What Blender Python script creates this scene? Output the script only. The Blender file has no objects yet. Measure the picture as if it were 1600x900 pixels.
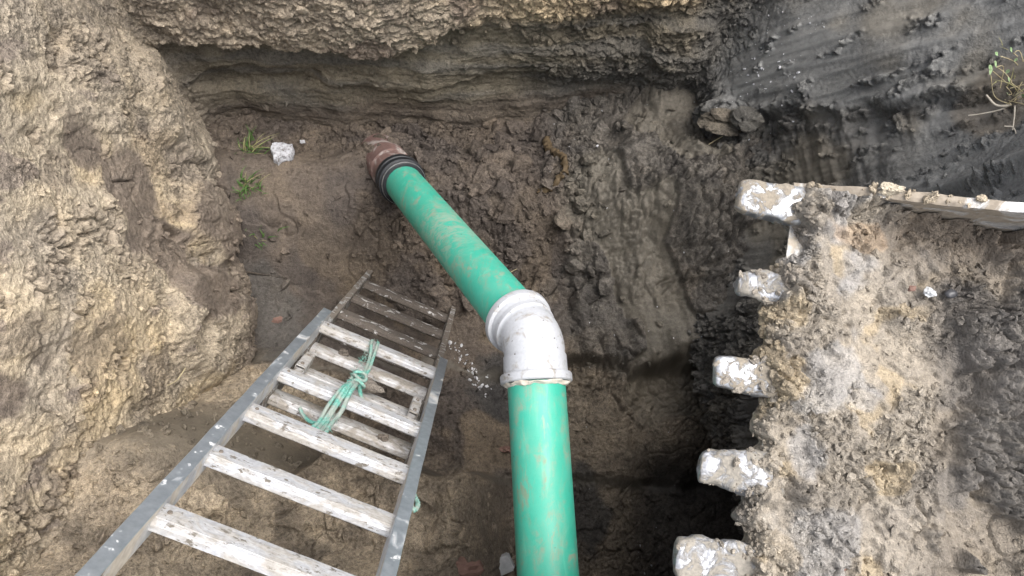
import bpy, bmesh, math, random
import numpy as np
from mathutils import Vector, Matrix

random.seed(7)
rng = np.random.default_rng(11)
R = math.radians
S = bpy.context.scene
COL = S.collection

# ------------------------------------------------------------------ camera
cam_d = bpy.data.cameras.new('camera')
cam_d.lens = 26.0
cam_d.sensor_width = 36.0
cam_d.clip_start = 0.02
cam_d.clip_end = 500.0
cam = bpy.data.objects.new('camera', cam_d)
COL.objects.link(cam)
cam.location = (0, 0, 3.25)
cam.rotation_euler = (R(90 - 72), 0, 0)
S.camera = cam

# ------------------------------------------------------------------ sky and sun (overcast)
SUN_EL, SUN_AZ = 66.0, 92.0          # azimuth clockwise from +Y
world = bpy.data.worlds.new('World')
S.world = world
world.use_nodes = True
wn = world.node_tree
bg = wn.nodes['Background']
sky = wn.nodes.new('ShaderNodeTexSky')
sky.sky_type = 'NISHITA'
sky.sun_disc = False
sky.sun_elevation = R(SUN_EL)
sky.sun_rotation = R(SUN_AZ)
sky.dust_density = 6.0
sky.air_density = 1.0
hsv = wn.nodes.new('ShaderNodeHueSaturation')
hsv.inputs['Saturation'].default_value = 0.38
wn.links.new(sky.outputs[0], hsv.inputs['Color'])
wn.links.new(hsv.outputs[0], bg.inputs['Color'])
bg.inputs['Strength'].default_value = 0.15

sun_d = bpy.data.lights.new('sun', 'SUN')
sun_d.energy = .9
sun_d.angle = R(50)
sun_d.color = (1.0, 0.98, 0.95)
sun = bpy.data.objects.new('sun', sun_d)
COL.objects.link(sun)
sd = Vector((math.sin(R(SUN_AZ)) * math.cos(R(SUN_EL)), math.cos(R(SUN_AZ)) * math.cos(R(SUN_EL)), math.sin(R(SUN_EL))))
sun.rotation_euler = sd.to_track_quat('Z', 'Y').to_euler()

S.view_settings.view_transform = 'Standard'
S.view_settings.look = 'None'
S.view_settings.exposure = 1.24
S.view_settings.gamma = 1.0
S.render.engine = 'CYCLES'
S.cycles.max_bounces = 6
S.cycles.diffuse_bounces = 3

# ------------------------------------------------------------------ numpy noise
_perm = np.random.default_rng(3).permutation(256).astype(np.int32)
_perm = np.concatenate([_perm, _perm, _perm])
_gr = np.array([[1,1,0],[-1,1,0],[1,-1,0],[-1,-1,0],[1,0,1],[-1,0,1],[1,0,-1],[-1,0,-1],
                [0,1,1],[0,-1,1],[0,1,-1],[0,-1,-1],[1,1,0],[-1,1,0],[0,-1,1],[0,-1,-1]], np.float32)

def gn(x, y, z):
    """gradient noise, about -1..1"""
    x = np.asarray(x, np.float32); y = np.asarray(y, np.float32); z = np.asarray(z, np.float32)
    xi = np.floor(x); yi = np.floor(y); zi = np.floor(z)
    xf = x - xi; yf = y - yi; zf = z - zi
    xi = xi.astype(np.int32) & 255; yi = yi.astype(np.int32) & 255; zi = zi.astype(np.int32) & 255
    u = xf*xf*xf*(xf*(xf*6-15)+10); v = yf*yf*yf*(yf*(yf*6-15)+10); w = zf*zf*zf*(zf*(zf*6-15)+10)
    out = 0
    for dx in (0, 1):
        wx = u if dx else 1-u
        px = _perm[xi+dx]
        for dy in (0, 1):
            wy = v if dy else 1-v
            pxy = _perm[px+yi+dy]
            for dz in (0, 1):
                wz = w if dz else 1-w
                g = _gr[_perm[pxy+zi+dz] & 15]
                out = out + wx*wy*wz*(g[..., 0]*(xf-dx)+g[..., 1]*(yf-dy)+g[..., 2]*(zf-dz))
    return out

def fb(P, f, octv=3, seed=0.0, gain=0.5):
    """fractal noise of points P (...,3) at frequency f (a number or three)"""
    f = np.broadcast_to(np.asarray(f, np.float32), (3,))
    o = 0; a = 1.0; k = 1.0
    for i in range(octv):
        o = o + a*gn(P[..., 0]*f[0]*k+seed+i*17.3, P[..., 1]*f[1]*k+seed*1.7+i*5.1, P[..., 2]*f[2]*k-seed*.6+i*9.7)
        a *= gain; k *= 2.03
    return o

def _h2(ix, iy, s):
    n = (ix.astype(np.int64)*374761393 + iy.astype(np.int64)*668265263 + s*1442695041) & 0xffffffff
    n = ((n ^ (n >> 13))*1274126177) & 0xffffffff
    n = n ^ (n >> 16)
    return (n & 0xffff).astype(np.float32)/65535.0

def worley(u, v, seed=0):
    """F1, F2, id and tilt of 2-D cells"""
    iu = np.floor(u); iv = np.floor(v)
    f1 = np.full(u.shape, 9.0, np.float32); f2 = f1.copy()
    bx = np.zeros(u.shape, np.float32); by = bx.copy(); ox = bx.copy(); oy = bx.copy()
    for dx in (-1, 0, 1):
        for dy in (-1, 0, 1):
            cx = iu+dx; cy = iv+dy
            qx = cx+_h2(cx, cy, seed*3+1)-u; qy = cy+_h2(cx, cy, seed*3+2)-v
            d = np.hypot(qx, qy).astype(np.float32)
            c = d < f1
            f2 = np.where(c, f1, np.minimum(f2, d))
            bx = np.where(c, cx, bx); by = np.where(c, cy, by)
            ox = np.where(c, qx, ox); oy = np.where(c, qy, oy)
            f1 = np.where(c, d, f1)
    cid = _h2(bx, by, seed*3+3)
    tilt = -(ox*(_h2(bx, by, seed+401)-.5)+oy*(_h2(bx, by, seed+733)-.5))
    return f1, f2, cid, tilt.astype(np.float32)

def ss(a, b, x):
    t = np.clip((x-a)/(b-a), 0, 1)
    return t*t*(3-2*t)

def crumbs(u, v, size, seed, warp=None, joint=.14):
    """broken-soil relief: uneven lumps 0..1 with deep joints between them"""
    uu, vv = u/size, v/size
    if warp is not None:
        uu = uu+warp[0]; vv = vv+warp[1]
    f1, f2, c, tilt = worley(uu, vv, seed)
    e = ss(0, joint*1.5, f2-f1)
    dome = np.clip(1-f1*f1*.7, 0, 1)
    return e*np.clip((.25+.75*c)*(.70+.30*dome)+tilt*1.5, 0, 1.5), e

def mixc(a, b, t):
    return a*(1-t[..., None])+np.asarray(b, np.float32)*t[..., None]

def blob(P, c, r, n=None, rag=.5):
    """ragged ellipsoidal patch round a place in the world, 0..1"""
    q = (P-np.asarray(c, np.float32))/np.asarray(r, np.float32)
    d = np.sqrt((q*q).sum(-1))
    if n is not None:
        d = d+n*rag
    return 1-ss(.75, 1.1, d)

# ------------------------------------------------------------------ object helpers
def tag(o, label=None, cat=None, group=None, kind=None):
    if label: o['label'] = label
    if cat: o['category'] = cat
    if group: o['group'] = group
    if kind: o['kind'] = kind
    return o

def empty(name, loc=(0, 0, 0)):
    o = bpy.data.objects.new(name, None)
    o.empty_display_size = .05
    COL.objects.link(o)
    o.location = loc
    return o

def link(name, me, mat=None, parent=None):
    o = bpy.data.objects.new(name, me)
    COL.objects.link(o)
    if mat is not None and not me.materials:
        me.materials.append(mat)
    if parent is not None:
        o.parent = parent
        o.matrix_parent_inverse = Matrix.Translation(-Vector(parent.location))
    return o

def np_mesh(name, V, F, smooth=True, attrs=None):
    """V (n,3), F (m,3) or (m,4) arrays"""
    V = np.ascontiguousarray(V, np.float32); F = np.ascontiguousarray(F, np.int32)
    me = bpy.data.meshes.new(name)
    k = F.shape[1]
    me.vertices.add(len(V)); me.vertices.foreach_set('co', V.ravel())
    me.loops.add(F.size); me.loops.foreach_set('vertex_index', F.ravel())
    me.polygons.add(len(F))
    me.polygons.foreach_set('loop_start', np.arange(0, F.size, k, dtype=np.int32))
    me.polygons.foreach_set('use_smooth', np.full(len(F), smooth, bool))
    me.update(calc_edges=True)
    for an, av in (attrs or {}).items():
        av = np.asarray(av, np.float32)
        if av.ndim == 2:
            at = me.attributes.new(an, 'FLOAT_COLOR', 'POINT')
            at.data.foreach_set('color', np.concatenate([av, np.ones((len(av), 1), np.float32)], 1).ravel())
        else:
            at = me.attributes.new(an, 'FLOAT', 'POINT')
            at.data.foreach_set('value', av.ravel())
    return me

def grid_faces(nu, nv, flip=False, wrap=False):
    i = np.arange(nu if wrap else nu-1)[:, None]; j = np.arange(nv-1)[None, :]
    i2 = (i+1) % nu
    a = i*nv+j; b = i2*nv+j; c = i2*nv+j+1; d = i*nv+j+1
    q = np.stack([a, b, c, d], -1).reshape(-1, 4)
    return q[:, ::-1] if flip else q

def grid_normals(P):
    du = np.gradient(P, axis=0); dv = np.gradient(P, axis=1)
    n = np.cross(du, dv)
    return n/(np.linalg.norm(n, axis=-1, keepdims=True)+1e-9)

# ------------------------------------------------------------------ materials
def new_mat(name):
    m = bpy.data.materials.new(name)
    m.use_nodes = True
    nt = m.node_tree
    return m, nt, nt.nodes['Principled BSDF']

def N(nt, t, **kw):
    n = nt.nodes.new(t)
    for k, v in kw.items():
        if k.startswith('i_'):
            n.inputs[int(k[2:])].default_value = v
        elif k in n.inputs:
            n.inputs[k].default_value = v
        else:
            setattr(n, k, v)
    return n

def ramp(nt, src, stops):
    n = nt.nodes.new('ShaderNodeValToRGB')
    e = n.color_ramp.elements
    while len(e) < len(stops):
        e.new(0.5)
    for q, (p, c) in zip(e, stops):
        q.position = p
        q.color = c if len(c) == 4 else (*c, 1)
    nt.links.new(src, n.inputs[0])
    return n

def g(v): return (v, v, v, 1)

def mixrgb(nt, fac, a, b, mode='MIX'):
    n = nt.nodes.new('ShaderNodeMix')
    n.data_type = 'RGBA'; n.blend_type = mode
    for s, v in ((n.inputs[0], fac), (n.inputs[6], a), (n.inputs[7], b)):
        if hasattr(v, 'is_linked'):
            nt.links.new(v, s)
        else:
            s.default_value = v
    return n.outputs[2]

def coords(nt, kind='pos', scale=(1, 1, 1), rand=False):
    if kind == 'pos':
        src = N(nt, 'ShaderNodeNewGeometry').outputs['Position']
    else:
        src = N(nt, 'ShaderNodeTexCoord').outputs['Object']
    if rand:
        oi = N(nt, 'ShaderNodeObjectInfo')
        ad = N(nt, 'ShaderNodeVectorMath', operation='ADD')
        sc = N(nt, 'ShaderNodeVectorMath', operation='SCALE'); sc.inputs['Scale'].default_value = 7.3
        nt.links.new(oi.outputs['Location'], sc.inputs[0])
        nt.links.new(src, ad.inputs[0]); nt.links.new(sc.outputs[0], ad.inputs[1])
        src = ad.outputs[0]
    mp = N(nt, 'ShaderNodeMapping'); mp.inputs['Scale'].default_value = scale
    nt.links.new(src, mp.inputs[0])
    return mp.outputs[0]

def noise(nt, vec, scale, detail=4, rough=.55, dist=0):
    n = N(nt, 'ShaderNodeTexNoise')
    n.inputs['Scale'].default_value = scale; n.inputs['Detail'].default_value = detail
    n.inputs['Roughness'].default_value = rough; n.inputs['Distortion'].default_value = dist
    nt.links.new(vec, n.inputs['Vector'])
    return n.outputs[0]

def bump(nt, bsdf, h, strength, dist):
    b = N(nt, 'ShaderNodeBump'); b.inputs['Strength'].default_value = strength; b.inputs['Distance'].default_value = dist
    nt.links.new(h, b.inputs['Height'])
    nt.links.new(b.outputs[0], bsdf.inputs['Normal'])

def soil_mat(name, fine=1.0, con=1.0):
    m, nt, b = new_mat(name)
    col = N(nt, 'ShaderNodeAttribute', attribute_name='Col').outputs['Color']
    wet = N(nt, 'ShaderNodeAttribute', attribute_name='Wet').outputs['Fac']
    p = coords(nt)
    n1 = noise(nt, p, 11, 4, .65)
    n2 = noise(nt, p, 70, 3, .7)
    n3 = noise(nt, p, 260, 2, .6)
    gf = N(nt, 'ShaderNodeMapRange'); gf.inputs['To Min'].default_value = 1.0; gf.inputs['To Max'].default_value = .12
    nt.links.new(wet, gf.inputs['Value']); gf = gf.outputs[0]
    c = mixrgb(nt, gf, col, ramp(nt, n1, [(.30, (.70, .70, .72, 1)), (.5, g(1.0)), (.72, (1.26, 1.24, 1.20, 1))]).outputs[0], 'MULTIPLY')
    c = mixrgb(nt, gf, c, ramp(nt, n2, [(.28, g(1-.50*con)), (.48, g(1.0)), (.70, g(1+.40*con))]).outputs[0], 'MULTIPLY')
    c = mixrgb(nt, gf, c, ramp(nt, n3, [(.32, g(1-.28*con)), (.5, g(1.0)), (.70, g(1+.32*con))]).outputs[0], 'MULTIPLY')
    nt.links.new(c, b.inputs['Base Color'])
    rr = N(nt, 'ShaderNodeMapRange'); rr.inputs['To Min'].default_value = .93; rr.inputs['To Max'].default_value = .42
    nt.links.new(wet, rr.inputs['Value']); nt.links.new(rr.outputs[0], b.inputs['Roughness'])
    b.inputs['Specular IOR Level'].default_value = .22
    # relief below the size of the mesh
    mx = N(nt, 'ShaderNodeMath', operation='MULTIPLY_ADD'); mx.inputs[1].default_value = .45
    nt.links.new(n3, mx.inputs[0]); nt.links.new(n2, mx.inputs[2])
    inv = N(nt, 'ShaderNodeMapRange'); inv.inputs['To Min'].default_value = .95*fine; inv.inputs['To Max'].default_value = .10*fine
    nt.links.new(wet, inv.inputs['Value'])
    bm_ = N(nt, 'ShaderNodeBump'); bm_.inputs['Distance'].default_value = .016
    nt.links.new(inv.outputs[0], bm_.inputs['Strength']); nt.links.new(mx.outputs[0], bm_.inputs['Height'])
    nt.links.new(bm_.outputs[0], b.inputs['Normal'])
    return m

M_SOIL = soil_mat('soil')
M_PASTE = soil_mat('pasty_soil', .9, .62)

def plain(name, c1, c2, scale=30, rough=.8, metal=0, bmp=.3, bd=.004, kind='pos', detail=4, spec=.4):
    m, nt, b = new_mat(name)
    p = coords(nt, kind)
    n = noise(nt, p, scale, detail, .6)
    r_ = ramp(nt, n, [(.32, (*c1, 1)), (.68, (*c2, 1))])
    nt.links.new(r_.outputs[0], b.inputs['Base Color'])
    b.inputs['Roughness'].default_value = rough; b.inputs['Metallic'].default_value = metal
    b.inputs['Specular IOR Level'].default_value = spec
    if bmp: bump(nt, b, n, bmp, bd)
    return m

def muddy(name, base1, base2, metal, rough, mud1, mud2, cover, scale, stretch=(1, 1, 1), kind='pos', rand=False, soft=.05, fleck=None, bd=.003, brush=0):
    """a hard surface with dried soil lying on it in ragged patches; cover 0..1"""
    m, nt, b = new_mat(name)
    p = coords(nt, kind, stretch, rand)
    n = noise(nt, p, scale, 8, .62, .6)
    f = noise(nt, p, scale*6, 4, .6)
    t = .5+(.5-cover)*.55
    mask = ramp(nt, n, [(t-soft, g(0)), (t+soft, g(1))]).outputs[0]
    base = ramp(nt, f, [(.3, (*base1, 1)), (.7, (*base2, 1))]).outputs[0]
    mud = ramp(nt, f, [(.3, (*mud1, 1)), (.7, (*mud2, 1))]).outputs[0]
    c = mixrgb(nt, mask, base, mud)
    rghv = mixrgb(nt, mask, g(rough), g(.92))
    mtl = mixrgb(nt, mask, g(metal), g(0))
    if fleck:
        f2 = noise(nt, p, scale*2.6, 5, .7)
        fm = ramp(nt, f2, [(fleck[1]-.03, g(0)), (fleck[1]+.02, g(1))]).outputs[0]
        c = mixrgb(nt, fm, c, (*fleck[0], 1))
        rghv = mixrgb(nt, fm, rghv, g(.85)); mtl = mixrgb(nt, fm, mtl, g(0))
    nt.links.new(c, b.inputs['Base Color']); nt.links.new(rghv, b.inputs['Roughness']); nt.links.new(mtl, b.inputs['Metallic'])
    h = mixrgb(nt, .35, mask, f)
    bump(nt, b, h, .7, bd)
    return m

# ------------------------------------------------------------------ the pit: walls lofted from foot to rim
TAN = np.array([.43, .355, .252], np.float32)
TAN2 = np.array([.365, .31, .235], np.float32)
GREYTAN = np.array([.30, .258, .205], np.float32)
BROWN = np.array([.140, .114, .092], np.float32)
OLIVE = np.array([.168, .145, .108], np.float32)
DARK = np.array([.098, .093, .085], np.float32)
BLUE = np.array([.150, .150, .145], np.float32)
FLOOR = np.array([.088, .074, .064], np.float32)

ST = [  # foot xyz, rim xyz, wall kind (0 left, 1 far, 2 right, 3 near)
    ((-1.20, -.45, -.25), (-1.42, -.30, 1.85)),
    ((-1.20, .15, -.25), (-1.46, .15, 1.88)),
    ((-1.17, .70, -.25), (-1.46, .70, 1.88)),
    ((-1.22, 1.10, -.25), (-1.48, 1.15, 1.88)),
    ((-1.28, 1.45, -.15), (-1.50, 1.60, 1.88)),
    ((-1.40, 1.81, -.10), (-1.55, 1.99, 1.86)),
    ((-.80, 1.84, -.05), (-.80, 2.06, 1.85)),
    ((.00, 1.86, .0), (.00, 2.12, 1.85)),
    ((.55, 1.88, .0), (.75, 2.22, 1.84)),
    ((.82, 1.80, .05), (1.40, 2.40, 1.82)),
    ((.80, 1.40, .00), (2.00, 1.90, 1.80)),
    ((.80, .95, -.05), (2.00, 1.30, 1.72)),
    ((.88, .55, -.10), (1.42, .85, 1.66)),
    ((1.00, .15, -.10), (1.28, .35, 1.60)),
    ((1.05, -.45, -.10), (1.28, -.20, 1.56)),
    ((.50, -.55, .0), (.60, -.17, 1.66)),
    ((-.10, -.55, .0), (-.10, -.15, 1.72)),
    ((-.80, -.55, .0), (-.85, -.17, 1.80)),
]
foot = np.array([s[0] for s in ST], float); rim = np.array([s[1] for s in ST], float)
KIND = [0, 0, 0, 0, 0, 1, 1, 1, 1, 2, 2, 2, 2, 2, 3, 3, 3, 3]     # kind of the stretch that starts at each station
STEP = {0: .0046, 1: .0054, 2: .0060, 3: .02}
sv, kv = [], []
n_st = len(ST)
for i in range(n_st):
    a, b = (foot[i]+rim[i])/2, (foot[(i+1) % n_st]+rim[(i+1) % n_st])/2
    k = max(2, int(np.linalg.norm(b-a)/STEP[KIND[i]]))
    sv += [i+q/k for q in range(k)]; kv += [KIND[i]]*k
sv = np.array(sv); kv = np.array(kv)

def cyc(arr, s):
    """closed Catmull-Rom through the stations"""
    i = np.floor(s).astype(int); t = (s-i)[:, None]
    p0, p1, p2, p3 = (arr[(i+k) % n_st] for k in (-1, 0, 1, 2))
    return .5*(2*p1+(p2-p0)*t+(2*p0-5*p1+4*p2-p3)*t*t+(3*p1-p0-3*p2+p3)*t**3)

NV = 420
vv_ = np.linspace(0, 1, NV)
fs, rs = cyc(foot, sv), cyc(rim, sv)
W0 = (fs[:, None, :]+(rs-fs)[:, None, :]*vv_[None, :, None]).astype(np.float32)
mid = (fs+rs)/2
arc = np.concatenate([[0], np.cumsum(np.linalg.norm(np.diff(mid, axis=0), axis=1))])
A = np.broadcast_to(arc[:, None], W0.shape[:2]).astype(np.float32)
Z = W0[..., 2]
ext = np.concatenate([W0[-1:], W0, W0[:1]], 0)
NW = grid_normals(ext)[1:-1]
ctr = np.array([0, .8, .8])
if ((ctr-W0.reshape(-1, 3))*NW.reshape(-1, 3)).sum() < 0:
    NW = -NW
NW = NW.astype(np.float32)
NWx = NW
# soft membership of each wall kind along the perimeter
def member(k):
    w = (kv == k).astype(float)
    L = np.interp(arc+.0, arc, w)
    sig = .10
    out = np.zeros_like(L)
    # gaussian blur on uneven spacing through resampling
    ua = np.linspace(0, arc[-1], 1400); uw = np.interp(ua, arc, w)
    kx = np.arange(-60, 61)*(ua[1]-ua[0]); ker = np.exp(-.5*(kx/sig)**2); ker /= ker.sum()
    uw = np.convolve(np.concatenate([uw[-60:], uw, uw[:60]]), ker, 'valid')
    return np.interp(arc, ua, uw).astype(np.float32)
WK = [member(k) for k in range(4)]
tot = sum(WK)
WK = [w/tot for w in WK]

D = np.zeros(W0.shape[:2], np.float32)
CW = np.zeros(W0.shape, np.float32)
WET = np.zeros(W0.shape[:2], np.float32)

def wall_part(k, fn):
    idx = np.where(WK[k] > .004)[0]
    # contiguous handling through fancy indexing
    P = W0[idx]; a = A[idx]; z = Z[idx]
    d, c, w = fn(P, a, z)
    D[idx] += WK[k][idx][:, None]*d
    CW[idx] += WK[k][idx][:, None, None]*c
    WET[idx] += WK[k][idx][:, None]*w

def left_wall(P, a, z):
    y = P[..., 1]
    wu = fb(P, 9, 2, 3.1)*.6; wv = fb(P, 9, 2, 8.4)*.6
    low = fb(P, 1.5, 2, 1.0)*.030+fb(P, 4.0, 2, 2.0)*.009
    m_cr = ss(-.02, .22, fb(P, 3.0, 3, 5.5))
    # brown faces that the bucket has wiped smooth, in bands running down the wall
    nb = fb(P, 5, 3, 7.7)
    sm = np.maximum.reduce([
        blob(P, (-1.3, 1.17, .84), (.5, .14, .17), nb, .5),
        blob(P, (-1.3, 1.00, .66), (.5, .14, .20), nb, .5),
        blob(P, (-1.3, .92, .40), (.5, .12, .20), nb, .5),
        blob(P, (-1.3, 1.22, 1.10), (.5, .10, .11), nb, .6),
        blob(P, (-1.3, 1.24, .34), (.5, .15, .24), nb, .4),
        blob(P, (-1.3, .35, 1.25), (.5, .07, .10), nb, .6)])
    c1, e1 = crumbs(y, z, .17, 1, (wu, wv), .10)
    c2, e2 = crumbs(y, z, .048, 2, (wu*.8, wv*.8), .13)
    c3, e3 = crumbs(y, z, .022, 3, (wu*1.5, wv*1.5), .16)
    c4, e4 = crumbs(y, z, .0125, 4, (wu*2, wv*2), .2)
    rough = (.10+.95*m_cr)*(1-.85*sm)
    pit = ss(.30, .48, fb(P, 15, 2, 4.9))*(.5+1.1*ss(.05, .3, fb(P, 3.1, 2, 9.3)))
    pk = ss(.25, .36, fb(P, 4.4, 3, 6.1)+.08*m_cr)*(1-.9*sm)              # pockets where the clay has crumbled
    d = low+.004*c1*(1-.7*sm)+pk*(.020*c2+.013*c3-.016*(1-e2)-.008)+(1-pk)*(1-.8*sm)*(.0035*c2+.0055*c3)*(.5+.5*m_cr)
    d += .0085*c4*(1-.75*sm)*(.45+.55*m_cr)+fb(P, 40, 2, 4.2)*.0032*(1-.6*sm)-.018*pit*(1-.7*sm)*(.4+.6*pk)
    # tooth gouges leaning down the wall
    d += fb(np.stack([P[..., 0], y*3.2+z*.9, z*.35], -1), 2.2, 2, 12.)*.012
    # a few deep cracks and holes
    cr = np.abs(fb(P, 3.0, 3, 21.))
    d -= .032*(1-ss(.0, .022, cr))*ss(.0, .2, fb(P, 2.0, 2, 31.))
    hole = blob(P, (-1.2, .72, .42), (.5, .06, .07), nb, .8)
    d -= .11*hole
    slab = fb(np.stack([P[..., 0], y+z*.35, z*.45], -1), 2.6, 4, 14., .6)
    d += .011*ss(.02, .10, slab)+.008*ss(.22, .27, slab)              # slabs that have broken away along the cut
    d += .065*blob(P, (-1.2, .80, .30), (.6, .24, .30), nb, .25)      # the bulge low on the wall
    d += .06*blob(P, (-1.2, 1.24, .36), (.6, .17, .24), nb, .25)-.035*blob(P, (-1.3, 1.42, 1.28), (.6, .09, .035), nb, .9)-.05*blob(P, (-1.3, 1.08, .62), (.6, .02, .06), nb, .6)
    d += .05*blob(P, (-1.4, 1.62, .62), (.6, .2, .35), nb, .3)
    pt = fb(P, 1.7, 3, 40.)
    c = mixc(np.broadcast_to(TAN, P.shape), TAN2, ss(-.25, .35, pt))
    c = mixc(c, GREYTAN, ss(.05, .4, fb(P, 2.4, 3, 44.))*.8)
    c = mixc(c, (.20, .165, .14), ss(.22, .34, fb(np.stack([P[..., 0], y*1.3+z*.5, z*.6], -1), 3.6, 4, 45.))*.75)
    c = mixc(c, (.47, .36, .20), ss(.14, .4, fb(P, 2.6, 3, 49.))*.32)
    c = mixc(c, BROWN*1.12, sm*.97)
    c = mixc(c, BROWN, ss(.26, .42, fb(P, 4.5, 4, 53.))*.5)
    far = ss(1.15, 1.65, y+.12*nb)
    c = mixc(c, GREYTAN*.88, far*.85)
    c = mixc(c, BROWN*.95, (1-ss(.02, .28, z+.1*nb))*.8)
    c = mixc(c, BROWN*1.3, pk*.28)
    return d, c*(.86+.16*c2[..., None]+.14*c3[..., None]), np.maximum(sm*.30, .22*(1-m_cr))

def far_wall(P, a, z):
    x = P[..., 0]
    wu = fb(P, 7, 2, 3.1)*.6; wv = fb(P, 7, 2, 8.4)*.6
    nb = fb(P, 4, 3, 7.7)
    zz = z+.075*fb(np.stack([x, x*0, z*.2], -1), 2.4, 4, 61., .6)+.03*nb
    # strata: crumbly tan ledge above, wiped hollow under it, a lower lip, the undercut foot
    top = ss(.64, .70+.10*ss(-.6, .3, x), zz-.10*ss(-.2, .8, x))
    lip = ss(.395, .42, zz+.03*ss(-.9, -.2, x))*(1-ss(.50, .60, zz))
    c1, e1 = crumbs(x*.45, z, .07, 5, (wu*1.4, wv*1.4), .12)
    c2, e2 = crumbs(x*.75, z, .045, 6, (wu*1.6, wv*1.6), .14)
    c3, e3 = crumbs(x, z, .020, 7, (wu*2.5, wv*2.5), .18)
    streak = fb(np.stack([x*.9, P[..., 1], z*9+x*.5], -1), 1.4, 4, 66., .45)
    midr = ss(-.15, .35, x+.15*nb)                      # the crumbly dark stretch right of the middle
    rough = np.clip(.14+top*.55+.60*midr*ss(.30, .36, zz), 0, 1)
    d = fb(P, 1.6, 2, 70.)*.05+top*(.080-.055*ss(-.7, .2, x))+lip*.022+streak*.011+.02*fb(np.stack([x*3, P[..., 1], z*2], -1), 2.2, 2, 67.)
    d += rough*(.016*c1+.015*c2+.013*c3)+fb(P, 30, 3, 71.)*.006*(.4+.6*rough)
    d -= .05*blob(P, (-1.15, 1.95, .42), (.30, .5, .09), nb, .4)      # hollow at the left end
    d += .045*blob(P, (.72, 1.95, .55), (.20, .5, .13), nb, .5)
    c = mixc(np.broadcast_to(OLIVE, P.shape), (.17, .148, .112), ss(-.3, .4, streak))
    c = mixc(c, DARK*1.25, ss(-.1, .45, streak+nb*.4)*(1-top)*.6)
    tanny = mixc(np.broadcast_to(np.array([.31, .26, .20], np.float32), P.shape), (.42, .33, .215), ss(-.45, .15, x+.3*nb))
    tanny = mixc(tanny, (.20, .155, .125), ss(.15, .5, fb(P, 3.5, 3, 77.))*.7)
    c = mixc(c, tanny, top)
    c = mixc(c, DARK*1.15, midr*ss(.02, .3, .62-zz+.07*ss(-.2, .8, x))*.85)
    c = mixc(c, DARK*1.1, ss(.62, .85, x+.1*nb)*(1-top)*.9)
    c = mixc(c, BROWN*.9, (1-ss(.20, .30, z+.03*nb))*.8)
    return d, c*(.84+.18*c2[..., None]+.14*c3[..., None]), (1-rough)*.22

def right_wall(P, a, z):
    x, y = P[..., 0], P[..., 1]
    nb = fb(P, 4, 3, 7.7)
    wu = fb(P, 8, 2, 3.1)*.6; wv = fb(P, 8, 2, 8.4)*.6
    cr = ss(.02, .30, fb(P, 2.4, 3, 81.)+.25*(1-ss(.25, .55, z)))      # where the face is torn and crumbly
    c1, e1 = crumbs(a, z, .11, 8, (wu, wv), .10)
    c2, e2 = crumbs(a, z, .046, 9, (wu*1.7, wv*1.7), .13)
    c3, e3 = crumbs(a, z, .019, 10, (wu*2.6, wv*2.6), .18)
    sp = ss(.30, .36, fb(np.stack([x*.6, y*1.6, z*.6], -1), 9, 3, 83., .6))                                # little torn spots in the wiped clay
    streak = fb(np.stack([x*.8, y*9+x*3.5, z*.5], -1), 1.7, 4, 85., .6)   # wiped by the bucket, drawn up the slope
    d = fb(P, 1.7, 2, 87.)*.045+streak*.012+.004*fb(np.stack([x*.8, y*30+x*9, z*.5], -1), 1.7, 3, 86., .6)
    yl = 1.68-.52*(x-.96)+.05*fb(np.stack([x, x*0, x*0], -1), 6, 3, 89.)
    lip = ss(yl-.015, yl+.05, y)*ss(.12, .35, z)
    d += lip*.10*(1-.6*ss(.15, .6, y-yl))
    yl2 = yl-.34-.10*(x-1.2)
    d += .05*ss(yl2-.02, yl2+.03, y)*(1-lip)*ss(.35, .7, z)
    cr = np.clip(cr*(1-.92*ss(.30, .65, z))+.9*np.exp(-((y-yl+.02)/.035)**2)*ss(.0, .3, fb(P, 5, 2, 93.)+.15), 0, 1)
    d += cr*(.034*c1+.026*c2+.014*c3)+sp*(1-cr)*(-.010+.026*c2+.016*c3)+fb(P, 32, 3, 91.)*.004*np.clip(cr+sp, .15, 1)
    d += .05*blob(P, (.98, 1.66, .34), (.14, .16, .14), nb, .5)
    c = mixc(np.broadcast_to(DARK*1.12, P.shape), BLUE*1.1, np.maximum(lip, ss(.55, 1.1, z+.1*nb))*(1-cr*.5))
    c = mixc(c, OLIVE*.95, ss(.15, .45, fb(P, 2.2, 3, 95.))*.5)*(1+.25*np.clip(streak, -.6, .6))[..., None]
    rid = fb(np.stack([x*6+z*3, y*1.2, z*3], -1), 1.8, 3, 96.)           # tooth ridges under the lip
    d += .022*rid*(1-lip)*ss(1.35, 1.5, y+.2)*(1-ss(.8, 1.1, z))
    c = mixc(c, DARK*.9, cr*.5*(1-ss(.5, 1.0, z)))
    c = mixc(c, (.17, .145, .115), blob(P, (1.57, 1.30, 1.18), (.13, .13, .14), nb, .6)*.7)
    return d, c*(.84+.2*c2[..., None]+.12*c3[..., None]), np.clip((1-cr)*(.62+.3*ss(.2, .5, streak))*(1-sp*.7), 0, 1)

def near_wall(P, a, z):
    nb = fb(P, 3, 2, 7.7)
    c1, e1 = crumbs(a, z, .12, 12, None)
    d = fb(P, 1.6, 2, 97.)*.05+.03*c1
    return d, mixc(np.broadcast_to(TAN2*.65, P.shape), BROWN, ss(-.2, .3, nb)), 0*z

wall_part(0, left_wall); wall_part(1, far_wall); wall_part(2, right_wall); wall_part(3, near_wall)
PW = W0+NW*D[..., None]

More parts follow.
